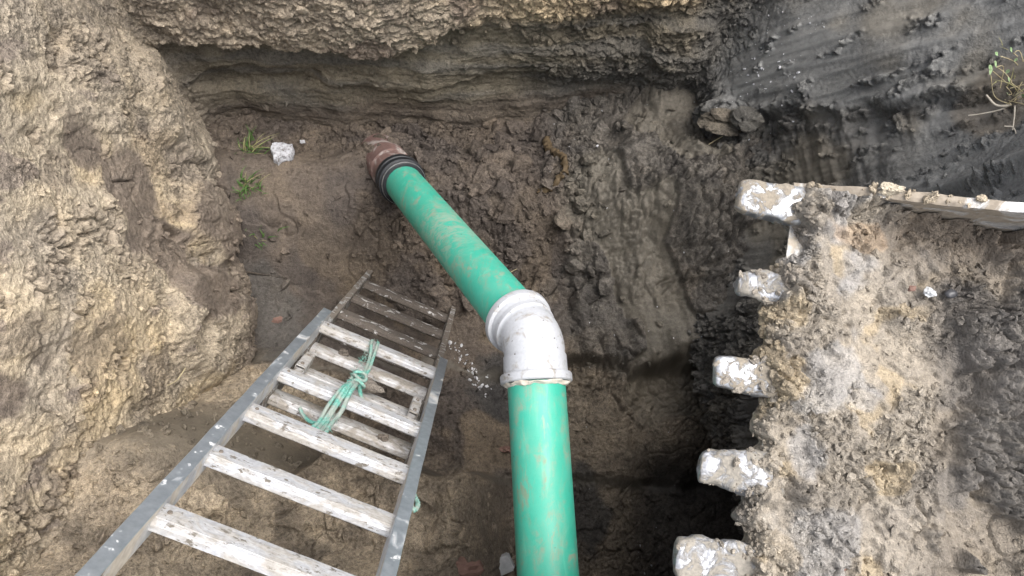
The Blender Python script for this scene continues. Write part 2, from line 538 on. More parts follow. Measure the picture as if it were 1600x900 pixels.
bounds = {}
for k in range(4):
    ii = np.where(kv == k)[0]
    bounds[k] = (ii.min(), ii.max()+2)
WALLS = {}
for k, nm in enumerate(('pit_wall_left', 'pit_wall_far', 'pit_wall_right', 'pit_wall_near')):
    i0, i1 = bounds[k]
    idx = np.arange(i0, i1) % len(sv)
    st_v = 1 if k != 3 else 4
    P = PW[idx][:, ::st_v]
    nv_ = P.shape[1]
    fl = np.cross(P[1, 0]-P[0, 0], P[0, 1]-P[0, 0])@NW[idx[0], 0] < 0
    me = np_mesh(nm, P.reshape(-1, 3), grid_faces(len(idx), nv_, flip=fl), True,
                 {'Col': CW[idx][:, ::st_v].reshape(-1, 3), 'Wet': WET[idx][:, ::st_v].ravel()})
    WALLS[k] = (P.reshape(-1, 3), NW[idx][:, ::st_v].reshape(-1, 3), CW[idx][:, ::st_v].reshape(-1, 3))
    tag(link(nm, me, M_SOIL), kind='structure')

# ------------------------------------------------------------------ ground round the pit
def ground_mesh():
    ring0 = PW[::3, -1]
    out = [ring0]
    c = np.array([.1, .8, 1.75])
    for rr in (1.06, 1.2, 1.5, 2.2, 4, 9, 25, 80):
        q = c+(ring0-c)*rr
        q[:, 2] = ring0[:, 2]*max(0, 1.5-rr)/.5+1.75*(1-max(0, 1.5-rr)/.5) if rr < 1.5 else 1.75
        if rr < 10:
            q[:, 2] += gn(q[:, 0]*2.3, q[:, 1]*2.3, q[:, 0]*0)*.05*(rr > 1.1)
        out.append(q)
    V = np.stack(out, 0)
    nu, nv_ = V.shape[:2]
    me = np_mesh('ground', V.reshape(-1, 3), grid_faces(nv_, nu, wrap=True).reshape(-1, 4) if False else ring_faces(nu, nv_), True)
    return me

def ring_faces(nr, nc, flip=False):
    i = np.arange(nr-1)[:, None]; j = np.arange(nc)[None, :]
    a = i*nc+j; b = i*nc+(j+1) % nc; c = (i+1)*nc+(j+1) % nc; d = (i+1)*nc+j
    q = np.stack([a, b, c, d], -1).reshape(-1, 4)
    return q[:, ::-1] if flip else q

tag(link('ground', ground_mesh(), plain('trodden_ground', (.12, .10, .05), (.22, .18, .11), 6, .95, 0, .6, .03)), kind='structure')

# ------------------------------------------------------------------ pit floor
FX0, FX1, FY0, FY1, FS = -1.55, 1.45, -.62, 2.10, .0052

def floor_height(x, y, full=True):
    P = np.stack([x, y, np.zeros_like(x)], -1).astype(np.float32)
    nb = fb(P, 4, 3, 7.7)
    nl = fb(P, 1.6, 2, 101.)
    # lowest at the ladder's foot, rising to the far wall and to the dark clay on the right
    h = -.16+.36*ss(.95, 1.50, y+.06*nl)-.13*ss(1.56, 1.76, y+.04*nl)+.20*ss(.05, .85, x+.10*nl)*ss(.3, 1.0, y)
    h += .06*ss(-.9, -1.25, x)+.07*np.exp(-((x+.60)/.16)**2-((y-1.66)/.12)**2)
    # benches that climb towards the near side
    w = fb(np.stack([x, x*0, x*0], -1).astype(np.float32), 1.3, 3, 103.)*.05+.012*nb
    leftb = 1-ss(-.22, .02, x)
    e1 = ss(.77, .68, y+w*1.6+.05*nb+.03*fb(P, 11, 2, 105.))
    tl_ = ss(-.62, -1.05, x)
    e2 = ss(.25+.32*tl_, .16+.04*leftb-.10*tl_, y+w*(.8+1.4*leftb)-.02*leftb)
    e3 = ss(-.06, -.16, y+w)
    h += -.14*e1*(1-leftb)+e2*(-.07*(1-leftb)+.52*leftb)+.12*e3*leftb+.16*ss(.66, -.1, y)*(1-ss(.1, .35, x))-.30*ss(.42, .75, x)*ss(.42, .12, y)
    h += .20*ss(-.55, -1.1, x)*ss(.55, .1, y)+.34*ss(-.78, -1.16, x)*ss(.86, .52, y+.05*nl)*(1-.5*ss(.3, .1, y))
    tal = ss(-.62, -.90, x+.12*nb)*ss(.80, .55, y)
    # the hollow in front of the left bench
    h -= .10*np.exp(-((x+.42)/.24)**2-((y-.30)/.10)**2)
    h -= .10*blob(P, (.85, .45, 0), (.30, .34, 1), nb, .3)
    if not full:
        return h
    wu = fb(P, 9, 2, 3.1)*.5; wv = fb(P, 9, 2, 8.4)*.5
    crz = np.clip(ss(-.78, -.58, x+.12*nb)*ss(.85, 1.1, y+.1*nb)+ss(1.62, 1.75, y+.1*nb)+.70*ss(.85, .6, y)+.3*ss(.3, .1, y)+1.0*tal, 0, 1)
    flat = np.maximum(e1*(1-e1), e2*(1-e2))*4                       # wiped faces of the steps
    crz = crz*(1-.8*flat)
    dk = ss(.10, .35, x+.15*nb)*ss(.35, .6, y)
    wip = ss(.10, .16, fb(P, 2.1, 2, 107.)+.3*blob(P, (.80, .95, 0), (.28, .26, 1), nb, .4)-.04)*dk     # planes the teeth have wiped
    c1, q1 = crumbs(x, y, .115, 21, (wu, wv), .09)
    c2, q2 = crumbs(x, y, .052, 22, (wu*1.6, wv*1.6), .12)
    c3, q3 = crumbs(x, y, .023, 23, (wu*2.4, wv*2.4), .16)
    c4, q4 = crumbs(x, y, .012, 24, (wu*3, wv*3), .2)
    mv = ss(-.25, .30, fb(P, 4.5, 2, 127.)); mw = ss(-.2, .3, fb(P, 3.0, 2, 129.))
    h += crz*(.034*c1*mv+.024*c2*(1-.75*mv)*mw+.013*c3*(.35+.65*mw))+dk*(1-.80*wip)*(.040*c1*mv+.028*c2*(1-.6*mv)*mw+.015*c3*(.3+.7*mw))+dk*.035*fb(P, 4, 2, 109.)-.035*wip+dk*.036*fb(np.stack([x*6+y*1.2, y*1.1, x*0], -1).astype(np.float32), 1.6, 3, 115.)+.0065*c4*(.3+.7*np.clip(crz+dk-wip, 0, 1))
    h += fb(P, 3.2, 3, 111.)*.022+fb(P, 26, 2, 113.)*.004
    # wheel-smooth left part: faint drag lines and a few crusted plates
    st = fb(np.stack([x*.5, y*9, x*0], -1).astype(np.float32), 2.2, 3, 117.)
    h += st*.006*(1-crz)
    pl = ss(.0, .03, fb(P, 2.6, 3, 119.))
    h += pl*.014*ss(.9, 1.1, y)
    cr = np.abs(fb(P, 2.4, 3, 121.))
    h -= .022*(1-ss(0, .03, cr))*ss(.0, .3, fb(P, 1.7, 2, 123.))
    # colour
    c = mixc(np.broadcast_to(FLOOR, P.shape), BROWN*.88, ss(-.2, .4, fb(P, 3, 3, 131.)))
    c = mixc(c, (.115, .106, .094), dk*.85)
    c = mixc(c, (.20, .155, .105), ss(.05, .35, fb(P, 3.5, 3, 133.))*.5*(1-.75*dk)*(1-ss(1.0, 1.3, y)*.6))
    near = ss(.32, .05, y+.06*nb)
    c = mixc(c, (.40, .33, .24), tal*.92)
    c = mixc(c, (.32, .265, .195), near*leftb*.9)
    c = mixc(c, (.15, .125, .097), near*leftb*ss(.05, .3, fb(P, 4.2, 3, 137.))*.7)
    c = mixc(c, (.21, .175, .135), near*(1-leftb)*(1-ss(.15, .3, x))*.85)
    c = mixc(c, (.20, .166, .125), ss(.80, .66, y+.05*nb)*ss(.05, .2, x)*.85)
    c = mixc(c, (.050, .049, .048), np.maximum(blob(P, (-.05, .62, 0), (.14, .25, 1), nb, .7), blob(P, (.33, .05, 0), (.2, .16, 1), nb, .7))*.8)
    c = mixc(c, (.105, .095, .078), flat*.7)
    c = mixc(c, (.060, .055, .050), ss(.50, .75, x+.06*nb)*ss(.45, .25, y)*.85)  # shade under the bucket teeth, painted into the floor colour
    c = mixc(c, DARK*1.1, blob(P, (-1.1, .95, 0), (.16, .2, 1), nb, .7)*.6)
    c = c*(.88+.22*c2[..., None]*np.clip(crz+dk, 0, 1)[..., None])
    wet = np.clip((1-crz)*(1-dk)*.3+flat*.5+wip*.6, 0, 1)
    c = mixc(c, (.125, .112, .088), wip*.55)
    return h, c, wet

fx = np.arange(FX0, FX1, FS); fy = np.arange(FY0, FY1, FS)
GX, GY = np.meshgrid(fx, fy, indexing='ij')
FH, FC, FWET = floor_height(GX, GY)
PF = np.stack([GX, GY, FH], -1)
me = np_mesh('pit_floor', PF.reshape(-1, 3), grid_faces(len(fx), len(fy)), True, {'Col': FC.reshape(-1, 3), 'Wet': FWET.ravel()})
tag(link('pit_floor', me, M_SOIL), kind='structure')
NF = grid_normals(PF).reshape(-1, 3)

def fz(x, y):
    i = int(round((x-FX0)/FS)); j = int(round((y-FY0)/FS))
    return float(FH[min(max(i, 0), len(fx)-1), min(max(j, 0), len(fy)-1)])

# ------------------------------------------------------------------ lumps of soil
def ico(sub):
    bm = bmesh.new(); bmesh.ops.create_icosphere(bm, subdivisions=sub, radius=1)
    V = np.array([v.co for v in bm.verts], np.float32); F = np.array([[v.index for v in f.verts] for f in bm.faces], np.int32)
    bm.free()
    return V, F

def clod_shape(sub, seed, rough=.34, flat=.72):
    V, F = ico(sub)
    d = 1+1.5*rough*fb(V, 1.1, 3, seed*3.7, .6)+.16*np.round(fb(V, 2.0, 1, seed*1.9)*4)/4
    V = V*d[:, None]
    r2 = np.random.default_rng(seed)
    V = V*np.array([1.15, r2.uniform(.5, .95), flat*r2.uniform(.5, .95)])
    return V, F

CL1 = [clod_shape(1, s, .5) for s in range(14)]
CL2 = [clod_shape(2, 50+s) for s in range(8)]
CL3 = [clod_shape(3, 80+s, .40) for s in range(6)]

def rot_rand(n, rg):
    q = rg.normal(size=(n, 4)); q /= np.linalg.norm(q, axis=1, keepdims=True)
    a, b, c, d = q.T
    return np.stack([np.stack([1-2*(c*c+d*d), 2*(b*c-a*d), 2*(b*d+a*c)], -1),
                     np.stack([2*(b*c+a*d), 1-2*(b*b+d*d), 2*(c*d-a*b)], -1),
                     np.stack([2*(b*d-a*c), 2*(c*d+a*b), 1-2*(b*b+c*c)], -1)], 1)

def scatter(name, P, Nn, C, weight, count, smin, smax, shapes, label, seed, sink=.25, colmul=(.85, 1.2), mat=None, power=2.6):
    rg = np.random.default_rng(seed)
    w = np.clip(weight, 0, None).astype(np.float64); w /= w.sum()
    idx = rg.choice(len(P), count, p=w)
    sz = smin+(smax-smin)*rg.random(count)**power
    Rm = rot_rand(count, rg)
    cm = rg.uniform(*colmul, size=count)
    Vs, Fs, Cs, o = [], [], [], 0
    for k in range(count):
        V, F = shapes[rg.integers(len(shapes))]
        v = (V@Rm[k].T)*sz[k]+P[idx[k]]+Nn[idx[k]]*sz[k]*(.45-sink)
        Vs.append(v); Fs.append(F+o); o += len(v)
        Cs.append(np.repeat((C[idx[k]]*cm[k])[None], len(v), 0))
    V = np.concatenate(Vs); F = np.concatenate(Fs); Cc = np.concatenate(Cs)
    me = np_mesh(name, V, F, False, {'Col': Cc, 'Wet': np.zeros(len(V))})
    o_ = link(name, me, mat or M_SOIL)
    return tag(o_, label, 'soil', kind='stuff')

FP = PF.reshape(-1, 3); FCc = FC.reshape(-1, 3)
xx, yy = FP[:, 0], FP[:, 1]
inpit = (xx > -1.3) & (xx < 1.0) & (yy < 1.95)
wgt = inpit*(.08+.8*ss(-.70, -.9, xx)*ss(.7, .5, yy)+1.2*ss(-.75, -.5, xx)*ss(.9, 1.2, yy)*(1-ss(.3, .5, xx))+.9*ss(1.6, 1.75, yy)+.12*ss(.15, .4, xx)*ss(.4, .7, yy)+.22*ss(.8, .4, yy))*(1-.8*ss(.3, .5, xx))
scatter('soil_crumbs', FP, NF, FCc, wgt, 4200, .003, .022, CL1, 'loose crumbs of brown soil lying over the pit floor', 1)
scatter('soil_clods', FP, NF, FCc, wgt*(yy > .95), 170, .020, .062, CL2, 'fist sized brown clods heaped in the far half of the pit floor', 2, sink=.45)
P_, N_, C_ = WALLS[0]
low = 1-ss(.1, .9, P_[:, 2])
scatter('wall_crumbs', P_, N_, C_, (P_[:, 2] < 1.6)*(.4+np.clip(fb(P_, 2.6, 3, 5.5), -.3, 1)), 2000, .003, .018, CL1, 'tan crumbs stuck to the left pit wall', 3, sink=.35)
P_, N_, C_ = WALLS[1]
scatter('wall_crumbs', P_, N_, C_, (P_[:, 2] > .15)*(.08+ss(.6, .72, P_[:, 2])+.6*ss(0, .3, P_[:, 0])*(P_[:, 2] > .28)), 2000, .004, .022, CL1, 'crumbs stuck to the far pit wall', 4, sink=.35)
P_, N_, C_ = WALLS[2]
scatter('wall_crumbs', P_, N_, C_, (.012+np.clip(fb(P_, 2.4, 3, 81.)+.2*(1-ss(.25, .55, P_[:, 2])), 0, 1)*(1-.92*ss(.35, .7, P_[:, 2])))*(P_[:, 2] < 1.6), 1100, .003, .018, CL1, 'dark crumbs stuck to the right pit wall', 5, sink=.35)

# ------------------------------------------------------------------ ladder
M_RAIL = muddy('ladder_rail_metal', (.34, .38, .42), (.46, .50, .54), .75, .42, (.36, .34, .31), (.50, .48, .45), .25, 9, (1, 1, 1), 'pos', fleck=((.60, .59, .57), .64), bd=.0012)
M_WEB = muddy('ladder_rail_web', (.42, .43, .45), (.58, .59, .60), .4, .5, (.36, .32, .27), (.52, .48, .42), .5, 10, (1, 1, 1), 'pos', fleck=((.18, .15, .12), .66), bd=.0015)  # paler metal and mud: light the web reflects is put into the colours
M_RUNG = muddy('ladder_rung_metal', (.36, .365, .38), (.50, .505, .52), .25, .45, (.24, .225, .20), (.38, .36, .335), .50, 24, (.6, 1, 1), 'obj', True, .08, fleck=((.13, .115, .095), .605), bd=.002)
M_RUNG_D = muddy('ladder_rung_muddy', (.46, .45, .44), (.62, .61, .59), .1, .5, (.060, .050, .042), (.130, .110, .092), .66, 34, (.6, 1, 1), 'obj', True, .015, bd=.004)
M_RUNG_M = muddy('ladder_rung_half_muddy', (.36, .355, .35), (.50, .49, .485), .15, .5, (.19, .17, .145), (.32, .295, .26), .52, 22, (.6, 1, 1), 'obj', True, .07, fleck=((.10, .085, .07), .62), bd=.003)
M_RAIL_D = muddy('ladder_rail_muddy', (.32, .32, .32), (.46, .46, .45), .4, .5, (.10, .083, .066), (.18, .155, .13), .60, 26, (1, 1, 1), 'pos', soft=.04, bd=.003)

LO = Vector((-.4425, .0727, 1.6341))
LU = Vector((.0058, -.5222, .8528)).normalized()
LW = Vector((.9116, -.3477, -.2191)); LW = (LW-LU*LW.dot(LU)).normalized()
LN = LU.cross(LW)
if LN.z < 0: LN = -LN
LN.normalize()
T0 = -2.16
LB = -.070                                    # the base section lies this far behind the fly section
foot_p = LO+LU*T0+LN*LB
lad = empty('extension_ladder')
lad.matrix_world = Matrix((( LW.x, LU.x, LN.x, foot_p.x), (LW.y, LU.y, LN.y, foot_p.y), (LW.z, LU.z, LN.z, foot_p.z), (0, 0, 0, 1)))
tag(lad, 'muddy aluminium extension ladder leaning out of the pit beside the green pipe', 'ladder')

def lchild(name, me, mat, loc):
    o = bpy.data.objects.new(name, me); COL.objects.link(o)
    if not me.materials: me.materials.append(mat)
    o.parent = lad; o.location = loc
    return o

def prism(name, poly, x0, x1, nseg, axis=0, jit=0.0, seed=0, smooth=False):
    """closed outline extruded along an axis (0 = x, 1 = y), ends capped"""
    poly = np.array(poly, float); k = len(poly)
    xs = np.linspace(x0, x1, nseg+1)
    V = []
    for i, x in enumerate(xs):
        j = 0
        for p in poly:
            V.append((x, p[0], p[1]) if axis == 0 else (p[0], x, p[1]))
    V = np.array(V)
    if jit:
        V = V+np.stack([fb(V.astype(np.float32), 16, 2, seed+q*3.3) for q in range(3)], -1)*jit
    bm = bmesh.new()
    vs = [bm.verts.new(v) for v in V]
    for i in range(nseg):
        for j in range(k):
            bm.faces.new((vs[i*k+j], vs[i*k+(j+1) % k], vs[(i+1)*k+(j+1) % k], vs[(i+1)*k+j]))
    bm.faces.new(vs[:k]); bm.faces.new(vs[-k:])
    bmesh.ops.recalc_face_normals(bm, faces=bm.faces)
    me = bpy.data.meshes.new(name); bm.to_mesh(me); bm.free()
    if smooth: me.shade_smooth()
    return me

def rung_profile():
    return [(-.0275, -.009), (-.0275, .0105), (-.0250, .0138), (-.012, .0150), (.004, .0152), (.0150, .0150), (.0158, .0136), (.0172, .0136), (.0255, .0100), (.0275, .0070), (.0275, -.006), (.020, -.0125), (-.020, -.0125)]

HW = .2025
def bm_obj_early(bm, name, mat):
    me = bpy.data.meshes.new(name); bm.to_mesh(me); bm.free(); me.materials.append(mat)
    return me
def rung_mesh(nm, mat, f=1.12):
    me = prism(nm, [(y*f, z) for y, z in rung_profile()], -HW-.003, HW+.003, 10, 0, .0006, 2)
    me.materials.append(mat)
    return me
rung_u = rung_mesh('rung', M_RUNG); rung_d = rung_mesh('rung_muddy', M_RUNG_D, 1.35); rung_m = rung_mesh('rung_half', M_RUNG_M, 1.2)
proto_r = lchild('rung', rung_u, M_RUNG, (0, -T0+0.0, -LB))
for t in (.24, -.228, -.49, -.945, .475, .71):
    c = proto_r.copy(); COL.objects.link(c); c.parent = lad; c.location = (0, t-T0, -LB)
    c.rotation_euler = (R(random.uniform(-2, 2)), 0, 0)
bm = bmesh.new(); bmesh.ops.create_cone(bm, segments=10, radius1=.005, radius2=.0042, depth=.004, cap_ends=True)
riv_me = bm_obj_early(bm, 'rivet', M_RAIL_D)
for rg_ in [o_ for o_ in lad.children if o_.name.startswith('rung')]:
    rv = bpy.data.objects.new('rivet', riv_me); COL.objects.link(rv); rv.parent = rg_; rv.location = (-HW+.016, -.004, .0160)
proto_d = lchild('rung', rung_d, M_RUNG_D, (0, -2.09-T0, 0))
proto_d['label'] = 'lowest rung, sunk in brown mud'
for t in (-1.84, -1.588, -1.338, -1.11):
    c = proto_d.copy(); COL.objects.link(c); c.parent = lad; c.location = (0, t-T0, 0)
    c['label'] = 'rung caked in brown mud'
proto_m = lchild('rung', rung_m, M_RUNG_M, (0, -.915-T0, 0))
for t in (-.70, -.487):
    c = proto_m.copy(); COL.objects.link(c); c.parent = lad; c.location = (0, t-T0, 0)

def rail_poly(s, dep, fw):
    x = lambda v: s*(HW+v)
    return [(x(0), -dep), (x(fw), -dep), (x(fw), -dep+.003), (x(.003), -dep+.003), (x(.003), dep-.003),
            (x(fw-.0015), dep-.003), (x(fw), dep-.0015), (x(fw-.0015), dep), (x(.0015), dep), (x(0), dep-.0015)]
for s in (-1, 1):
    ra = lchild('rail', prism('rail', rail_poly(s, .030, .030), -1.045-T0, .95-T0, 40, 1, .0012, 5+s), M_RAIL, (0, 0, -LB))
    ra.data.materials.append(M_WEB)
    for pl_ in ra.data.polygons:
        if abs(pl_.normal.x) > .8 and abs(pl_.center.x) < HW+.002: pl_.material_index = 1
    lchild('rail', prism('rail_muddy', rail_poly(s, .028, .024), 0, -.40-T0, 36, 1, .0022, 9+s), M_RAIL_D, (0, 0, 0))

def box_bm(bm, c, s, rot=None):
    r = bmesh.ops.create_cube(bm, size=1)
    m = Matrix.Translation(c) @ (rot or Matrix.Identity(4)) @ Matrix.Diagonal((*s, 1))
    bmesh.ops.transform(bm, matrix=m, verts=r['verts'])
    return r['verts']

def bm_obj(bm, name, mat, bevel=.001, seg=1, smooth=False):
    if bevel:
        bmesh.ops.bevel(bm, geom=list(bm.edges), offset=bevel, segments=seg, affect='EDGES', clamp_overlap=True)
    bmesh.ops.recalc_face_normals(bm, faces=bm.faces)
    me = bpy.data.meshes.new(name); bm.to_mesh(me); bm.free()
    me.materials.append(mat)
    if smooth: me.shade_smooth()
    return me

for s in (-1, 1):                              # the hooked rung locks riveted inside the fly section
    bm = bmesh.new()
    x = s*(HW-.026)
    box_bm(bm, (x, 0, .004), (.026, .118, .003))
    box_bm(bm, (x-s*.0135, 0, -.012), (.003, .118, .030))
    box_bm(bm, (x+s*.0135, .01, -.012), (.003, .090, .030))
    box_bm(bm, (x, .045, -.018), (.024, .006, .022))
    box_bm(bm, (x, -.050, -.030), (.024, .006, .028))
    lock = lchild('rung_lock', bm_obj(bm, 'rung_lock', M_RUNG_M), M_RUNG_M, (0, -.665-T0, -LB-.012))
    for dy in (-.035, .04):
        bm = bmesh.new()
        bmesh.ops.create_cone(bm, segments=10, radius1=.0065, radius2=.005, depth=.006, cap_ends=True)
        rv = bpy.data.objects.new('rivet', bm_obj(bm, 'rivet', M_RAIL_D, 0)); COL.objects.link(rv)
        rv.parent = lock; rv.location = (x, dy, .0075)

def lw(x, t, n):
    """ladder coordinates (across, along, out of the rungs) to the world"""
    return LO+LW*x+LU*t+LN*n

# ------------------------------------------------------------------ rope
def tube_arrays(path, rad, k=8, close=True):
    path = np.array(path, float); n = len(path)
    rad = np.broadcast_to(np.asarray(rad, float), (n,))
    T = np.gradient(path, axis=0); T /= np.linalg.norm(T, axis=1, keepdims=True)+1e-12
    up = np.array([0, 0, 1.]) if abs(T[0, 2]) < .9 else np.array([1., 0, 0])
    Nn = np.zeros_like(T); b = np.cross(T[0], up); b /= np.linalg.norm(b); Nn[0] = b
    for i in range(1, n):
        v = Nn[i-1]-T[i]*(Nn[i-1]@T[i]); Nn[i] = v/(np.linalg.norm(v)+1e-12)
    B = np.cross(T, Nn)
    th = np.linspace(0, 2*np.pi, k, endpoint=False)
    V = path[:, None]+rad[:, None, None]*(np.cos(th)[None, :, None]*Nn[:, None]+np.sin(th)[None, :, None]*B[:, None])
    F = ring_faces(n, k).tolist()
    V = V.reshape(-1, 3)
    return V, np.array(F), T, Nn, B

def resample(pts, step):
    pts = np.array(pts, float)
    # Catmull-Rom then even steps
    ext_ = np.concatenate([[2*pts[0]-pts[1]], pts, [2*pts[-1]-pts[-2]]])
    out = []
    for i in range(1, len(ext_)-2):
        p0, p1, p2, p3 = ext_[i-1:i+3]
        for t in np.linspace(0, 1, 16, endpoint=False):
            out.append(.5*(2*p1+(p2-p0)*t+(2*p0-5*p1+4*p2-p3)*t*t+(3*p1-p0-3*p2+p3)*t**3))
    out.append(pts[-1]); out = np.array(out)
    d = np.concatenate([[0], np.cumsum(np.linalg.norm(np.diff(out, axis=0), axis=1))])
    s = np.arange(0, d[-1], step)
    return np.stack([np.interp(s, d, out[:, q]) for q in range(3)], -1), s

def join_arrays(parts):
    Vs, Fs, o = [], [], 0
    for V, F in parts:
        Vs.append(V); Fs.append(np.asarray(F)+o); o += len(V)
    return np.concatenate(Vs), np.concatenate(Fs)

m, nt, b = new_mat('rope_fibre')
p = coords(nt)
n_ = noise(nt, p, 130, 5, .7); n2_ = noise(nt, p, 26, 3, .6)
c = ramp(nt, n_, [(.3, (.03, .19, .15, 1)), (.5, (.10, .32, .26, 1)), (.70, (.27, .44, .39, 1))]).outputs[0]
c = mixrgb(nt, ramp(nt, n2_, [(.42, g(0)), (.58, g(.85))]).outputs[0], c, (.27, .28, .25, 1))
nt.links.new(c, b.inputs['Base Color']); b.inputs['Roughness'].default_value = .75
bump(nt, b, n_, .8, .002)
M_ROPE = m

def cord(pts, r=.0052, lay=.028):
    pth, s = resample(pts, .004)
    V, F, T, Nn, B = tube_arrays(pth, r, 4)
    parts = []
    for q in range(3):
        a = s/lay*2*np.pi+q*2.094
        off = pth+(np.cos(a)[:, None]*Nn+np.sin(a)[:, None]*B)*r*.62
        V, F, *_ = tube_arrays(off, r*.68, 6)
        parts.append((V, F))
    return parts

def lp(*pts): return [tuple(lw(*q)) for q in pts]
parts = []
for i, dx in enumerate((-.010, .010)):          # round the lowest fly rung, doubled up to the knot
    parts += cord(lp((-.020+dx, -.985, -.020), (-.021+dx, -.978, .008), (-.022+dx, -.955, .020), (-.018+dx, -.92, .019), (-.010+dx*.6, -.87, .006),
                     (-.004+dx*.5, -.80, -.014), (-.006+dx*.5, -.73, -.014), (-.012+dx*.6, -.66, .0)), .0046, .020)
for i, dx in enumerate((-.014, -.004, .005, .015)):  # the thick bundle over the next rung, tucked behind the one above
    k_ = .003*(i % 2); q_ = .004*math.sin(i*2.4)
    parts += cord(lp((-.010+dx*.3, -.66, -.002), (-.016+dx*.5, -.60, .014), (-.022+dx*.8, -.53, .024+k_), (-.026+dx, -.47, .026+k_), (-.030+dx*1.2+q_, -.40, .008+k_),
                     (-.034+dx*1.0, -.33, -.008), (-.037+dx*1.2, -.290, -.006), (-.038+dx*1.2, -.262, -.006), (-.036+dx*1.2, -.245, -.009)), .0048+.0006*(i % 2), .019)
for i in range(170):                            # loose fibres standing off the lay
    t_f = random.uniform(-.96, -.27); bx_ = -.022+random.uniform(-.016, .016); hz = .022 if (-.56 < t_f < -.43 or t_f < -.9) else .006
    q0 = Vector((bx_, t_f, hz)); q1 = q0+Vector((random.uniform(-.013, .013), random.uniform(-.02, .02), random.uniform(0, .008)))
    qm = (q0+q1)/2+Vector((0, 0, .004))
    V, F, *_ = tube_arrays([lw(*q0), lw(*qm), lw(*q1)], .0007, 3)
    parts.append((V, F))
parts += cord(lp((-.030, -.62, .006), (-.026, -.650, .022), (.0, -.660, .024), (.010, -.635, .018), (.0, -.612, .020), (-.026, -.625, .024), (-.032, -.655, .008), (.0, -.68, .006)), .0044, .018)
parts += cord(lp((-.034, -.59, .012), (-.012, -.580, .030), (.012, -.59, .018), (.008, -.615, .002), (-.026, -.61, .004)), .0044, .018)
parts += cord(lp((.000, -.62, .0), (.018, -.585, -.014), (.045, -.562, -.020), (.062, -.550, -.020)), .0055, .02)
parts += cord(lp((-.030, -.42, -.050), (-.07, -.41, -.056), (-.10, -.430, -.056), (-.118, -.455, -.052)), .0046, .019)
V, F = join_arrays(parts)
rope = link('rope', np_mesh('rope', V, F, True), M_ROPE)
tag(rope, 'frayed turquoise rope lashed round the rungs in the middle of the ladder', 'rope')
parts = cord(lp((HW+.030, -.17, -.03), (HW+.046, -.155, -.034), (HW+.052, -.19, -.036), (HW+.036, -.225, -.034), (HW+.028, -.235, -.02)), .0055)
V, F = join_arrays(parts)
tag(link('rope', np_mesh('rope_loop', V, F, True), M_ROPE), 'small loop of turquoise rope poking out past the right ladder rail', 'rope')

# ------------------------------------------------------------------ drain pipe
m, nt, b = new_mat('green_plastic')
p = coords(nt)
n1 = noise(nt, p, 5, 6, .6, .8); n2 = noise(nt, p, 34, 7, .68, 1.2); n3 = noise(nt, coords(nt, 'pos', (14, 2.4, 14)), 3, 5, .6, .5)
c = ramp(nt, n1, [(.3, (.032, .33, .232, 1)), (.7, (.046, .385, .278, 1))]).outputs[0]
c = mixrgb(nt, ramp(nt, n3, [(.57, g(0)), (.70, g(.35))]).outputs[0], c, (.16, .50, .35, 1))
sm_ = noise(nt, coords(nt, 'pos', (5, 1.6, 2.2)), 6, 5, .62, .8)
dm = mixrgb(nt, 1.0, ramp(nt, sm_, [(.48, g(0)), (.66, g(1))]).outputs[0], ramp(nt, n2, [(.40, g(.05)), (.60, g(.85))]).outputs[0], 'MULTIPLY')
c = mixrgb(nt, dm, c, (.26, .26, .19, 1))
dst = N(nt, 'ShaderNodeVectorMath', operation='DISTANCE'); nt.links.new(p, dst.inputs[0]); dst.inputs[1].default_value = (-.22, 1.00, .86)
zone = ramp(nt, dst.outputs['Value'], [(.05, g(1)), (.28, g(0))]).outputs[0]
smear = noise(nt, coords(nt, 'pos', (3, 9, 9)), 5, 6, .65, 1.0)
zd = mixrgb(nt, 1.0, zone, ramp(nt, smear, [(.44, g(0)), (.60, g(.8))]).outputs[0], 'MULTIPLY')
c = mixrgb(nt, zd, c, (.30, .33, .26, 1))
mp2 = coords(nt, 'pos', (1, .35, 1))
for ctr_, rr2, cl_ in (((.030, .10*.35, 1.27), .045, (.26, .19, .12, 1)), ((.10, -.02*.35, 1.29), .030, (.28, .19, .12, 1)), ((.085, .25*.35, 1.30), .025, (.30, .30, .22, 1))):
    d2_ = N(nt, 'ShaderNodeVectorMath', operation='DISTANCE'); nt.links.new(mp2, d2_.inputs[0]); d2_.inputs[1].default_value = ctr_
    z2 = ramp(nt, d2_.outputs['Value'], [(rr2*.3, g(1)), (rr2, g(0))]).outputs[0]
    z3 = mixrgb(nt, 1.0, z2, ramp(nt, noise(nt, coords(nt, 'pos', (14, 4, 14)), 5, 6, .7, .6), [(.50, g(0)), (.60, g(.7))]).outputs[0], 'MULTIPLY')
    c = mixrgb(nt, z3, c, cl_)
scr_ = noise(nt, coords(nt, 'pos', (26, 5, 9)), 9, 3, .55, 1.5)
c = mixrgb(nt, ramp(nt, scr_, [(.485, g(0)), (.497, g(.30)), (.503, g(.30)), (.515, g(0))]).outputs[0], c, (.03, .17, .12, 1))
film = noise(nt, p, 12, 4, .6)
c = mixrgb(nt, ramp(nt, film, [(.42, g(0)), (.75, g(.22))]).outputs[0], c, (.20, .38, .29, 1))
n4 = noise(nt, p, 60, 3, .5)
c = mixrgb(nt, ramp(nt, n4, [(.735, g(0)), (.76, g(.9))]).outputs[0], c, (.10, .10, .08, 1))
nt.links.new(c, b.inputs['Base Color'])
nt.links.new(mixrgb(nt, dm, g(.50), g(.88)), b.inputs['Roughness'])
bump(nt, b, n2, .08, .002)
M_GREEN = m
M_WHITE = muddy('white_plastic', (.38, .39, .41), (.44, .45, .47), 0, .42, (.22, .20, .17), (.32, .295, .26), .29, 21, soft=.06, fleck=((.11, .095, .08), .665), bd=.0015)
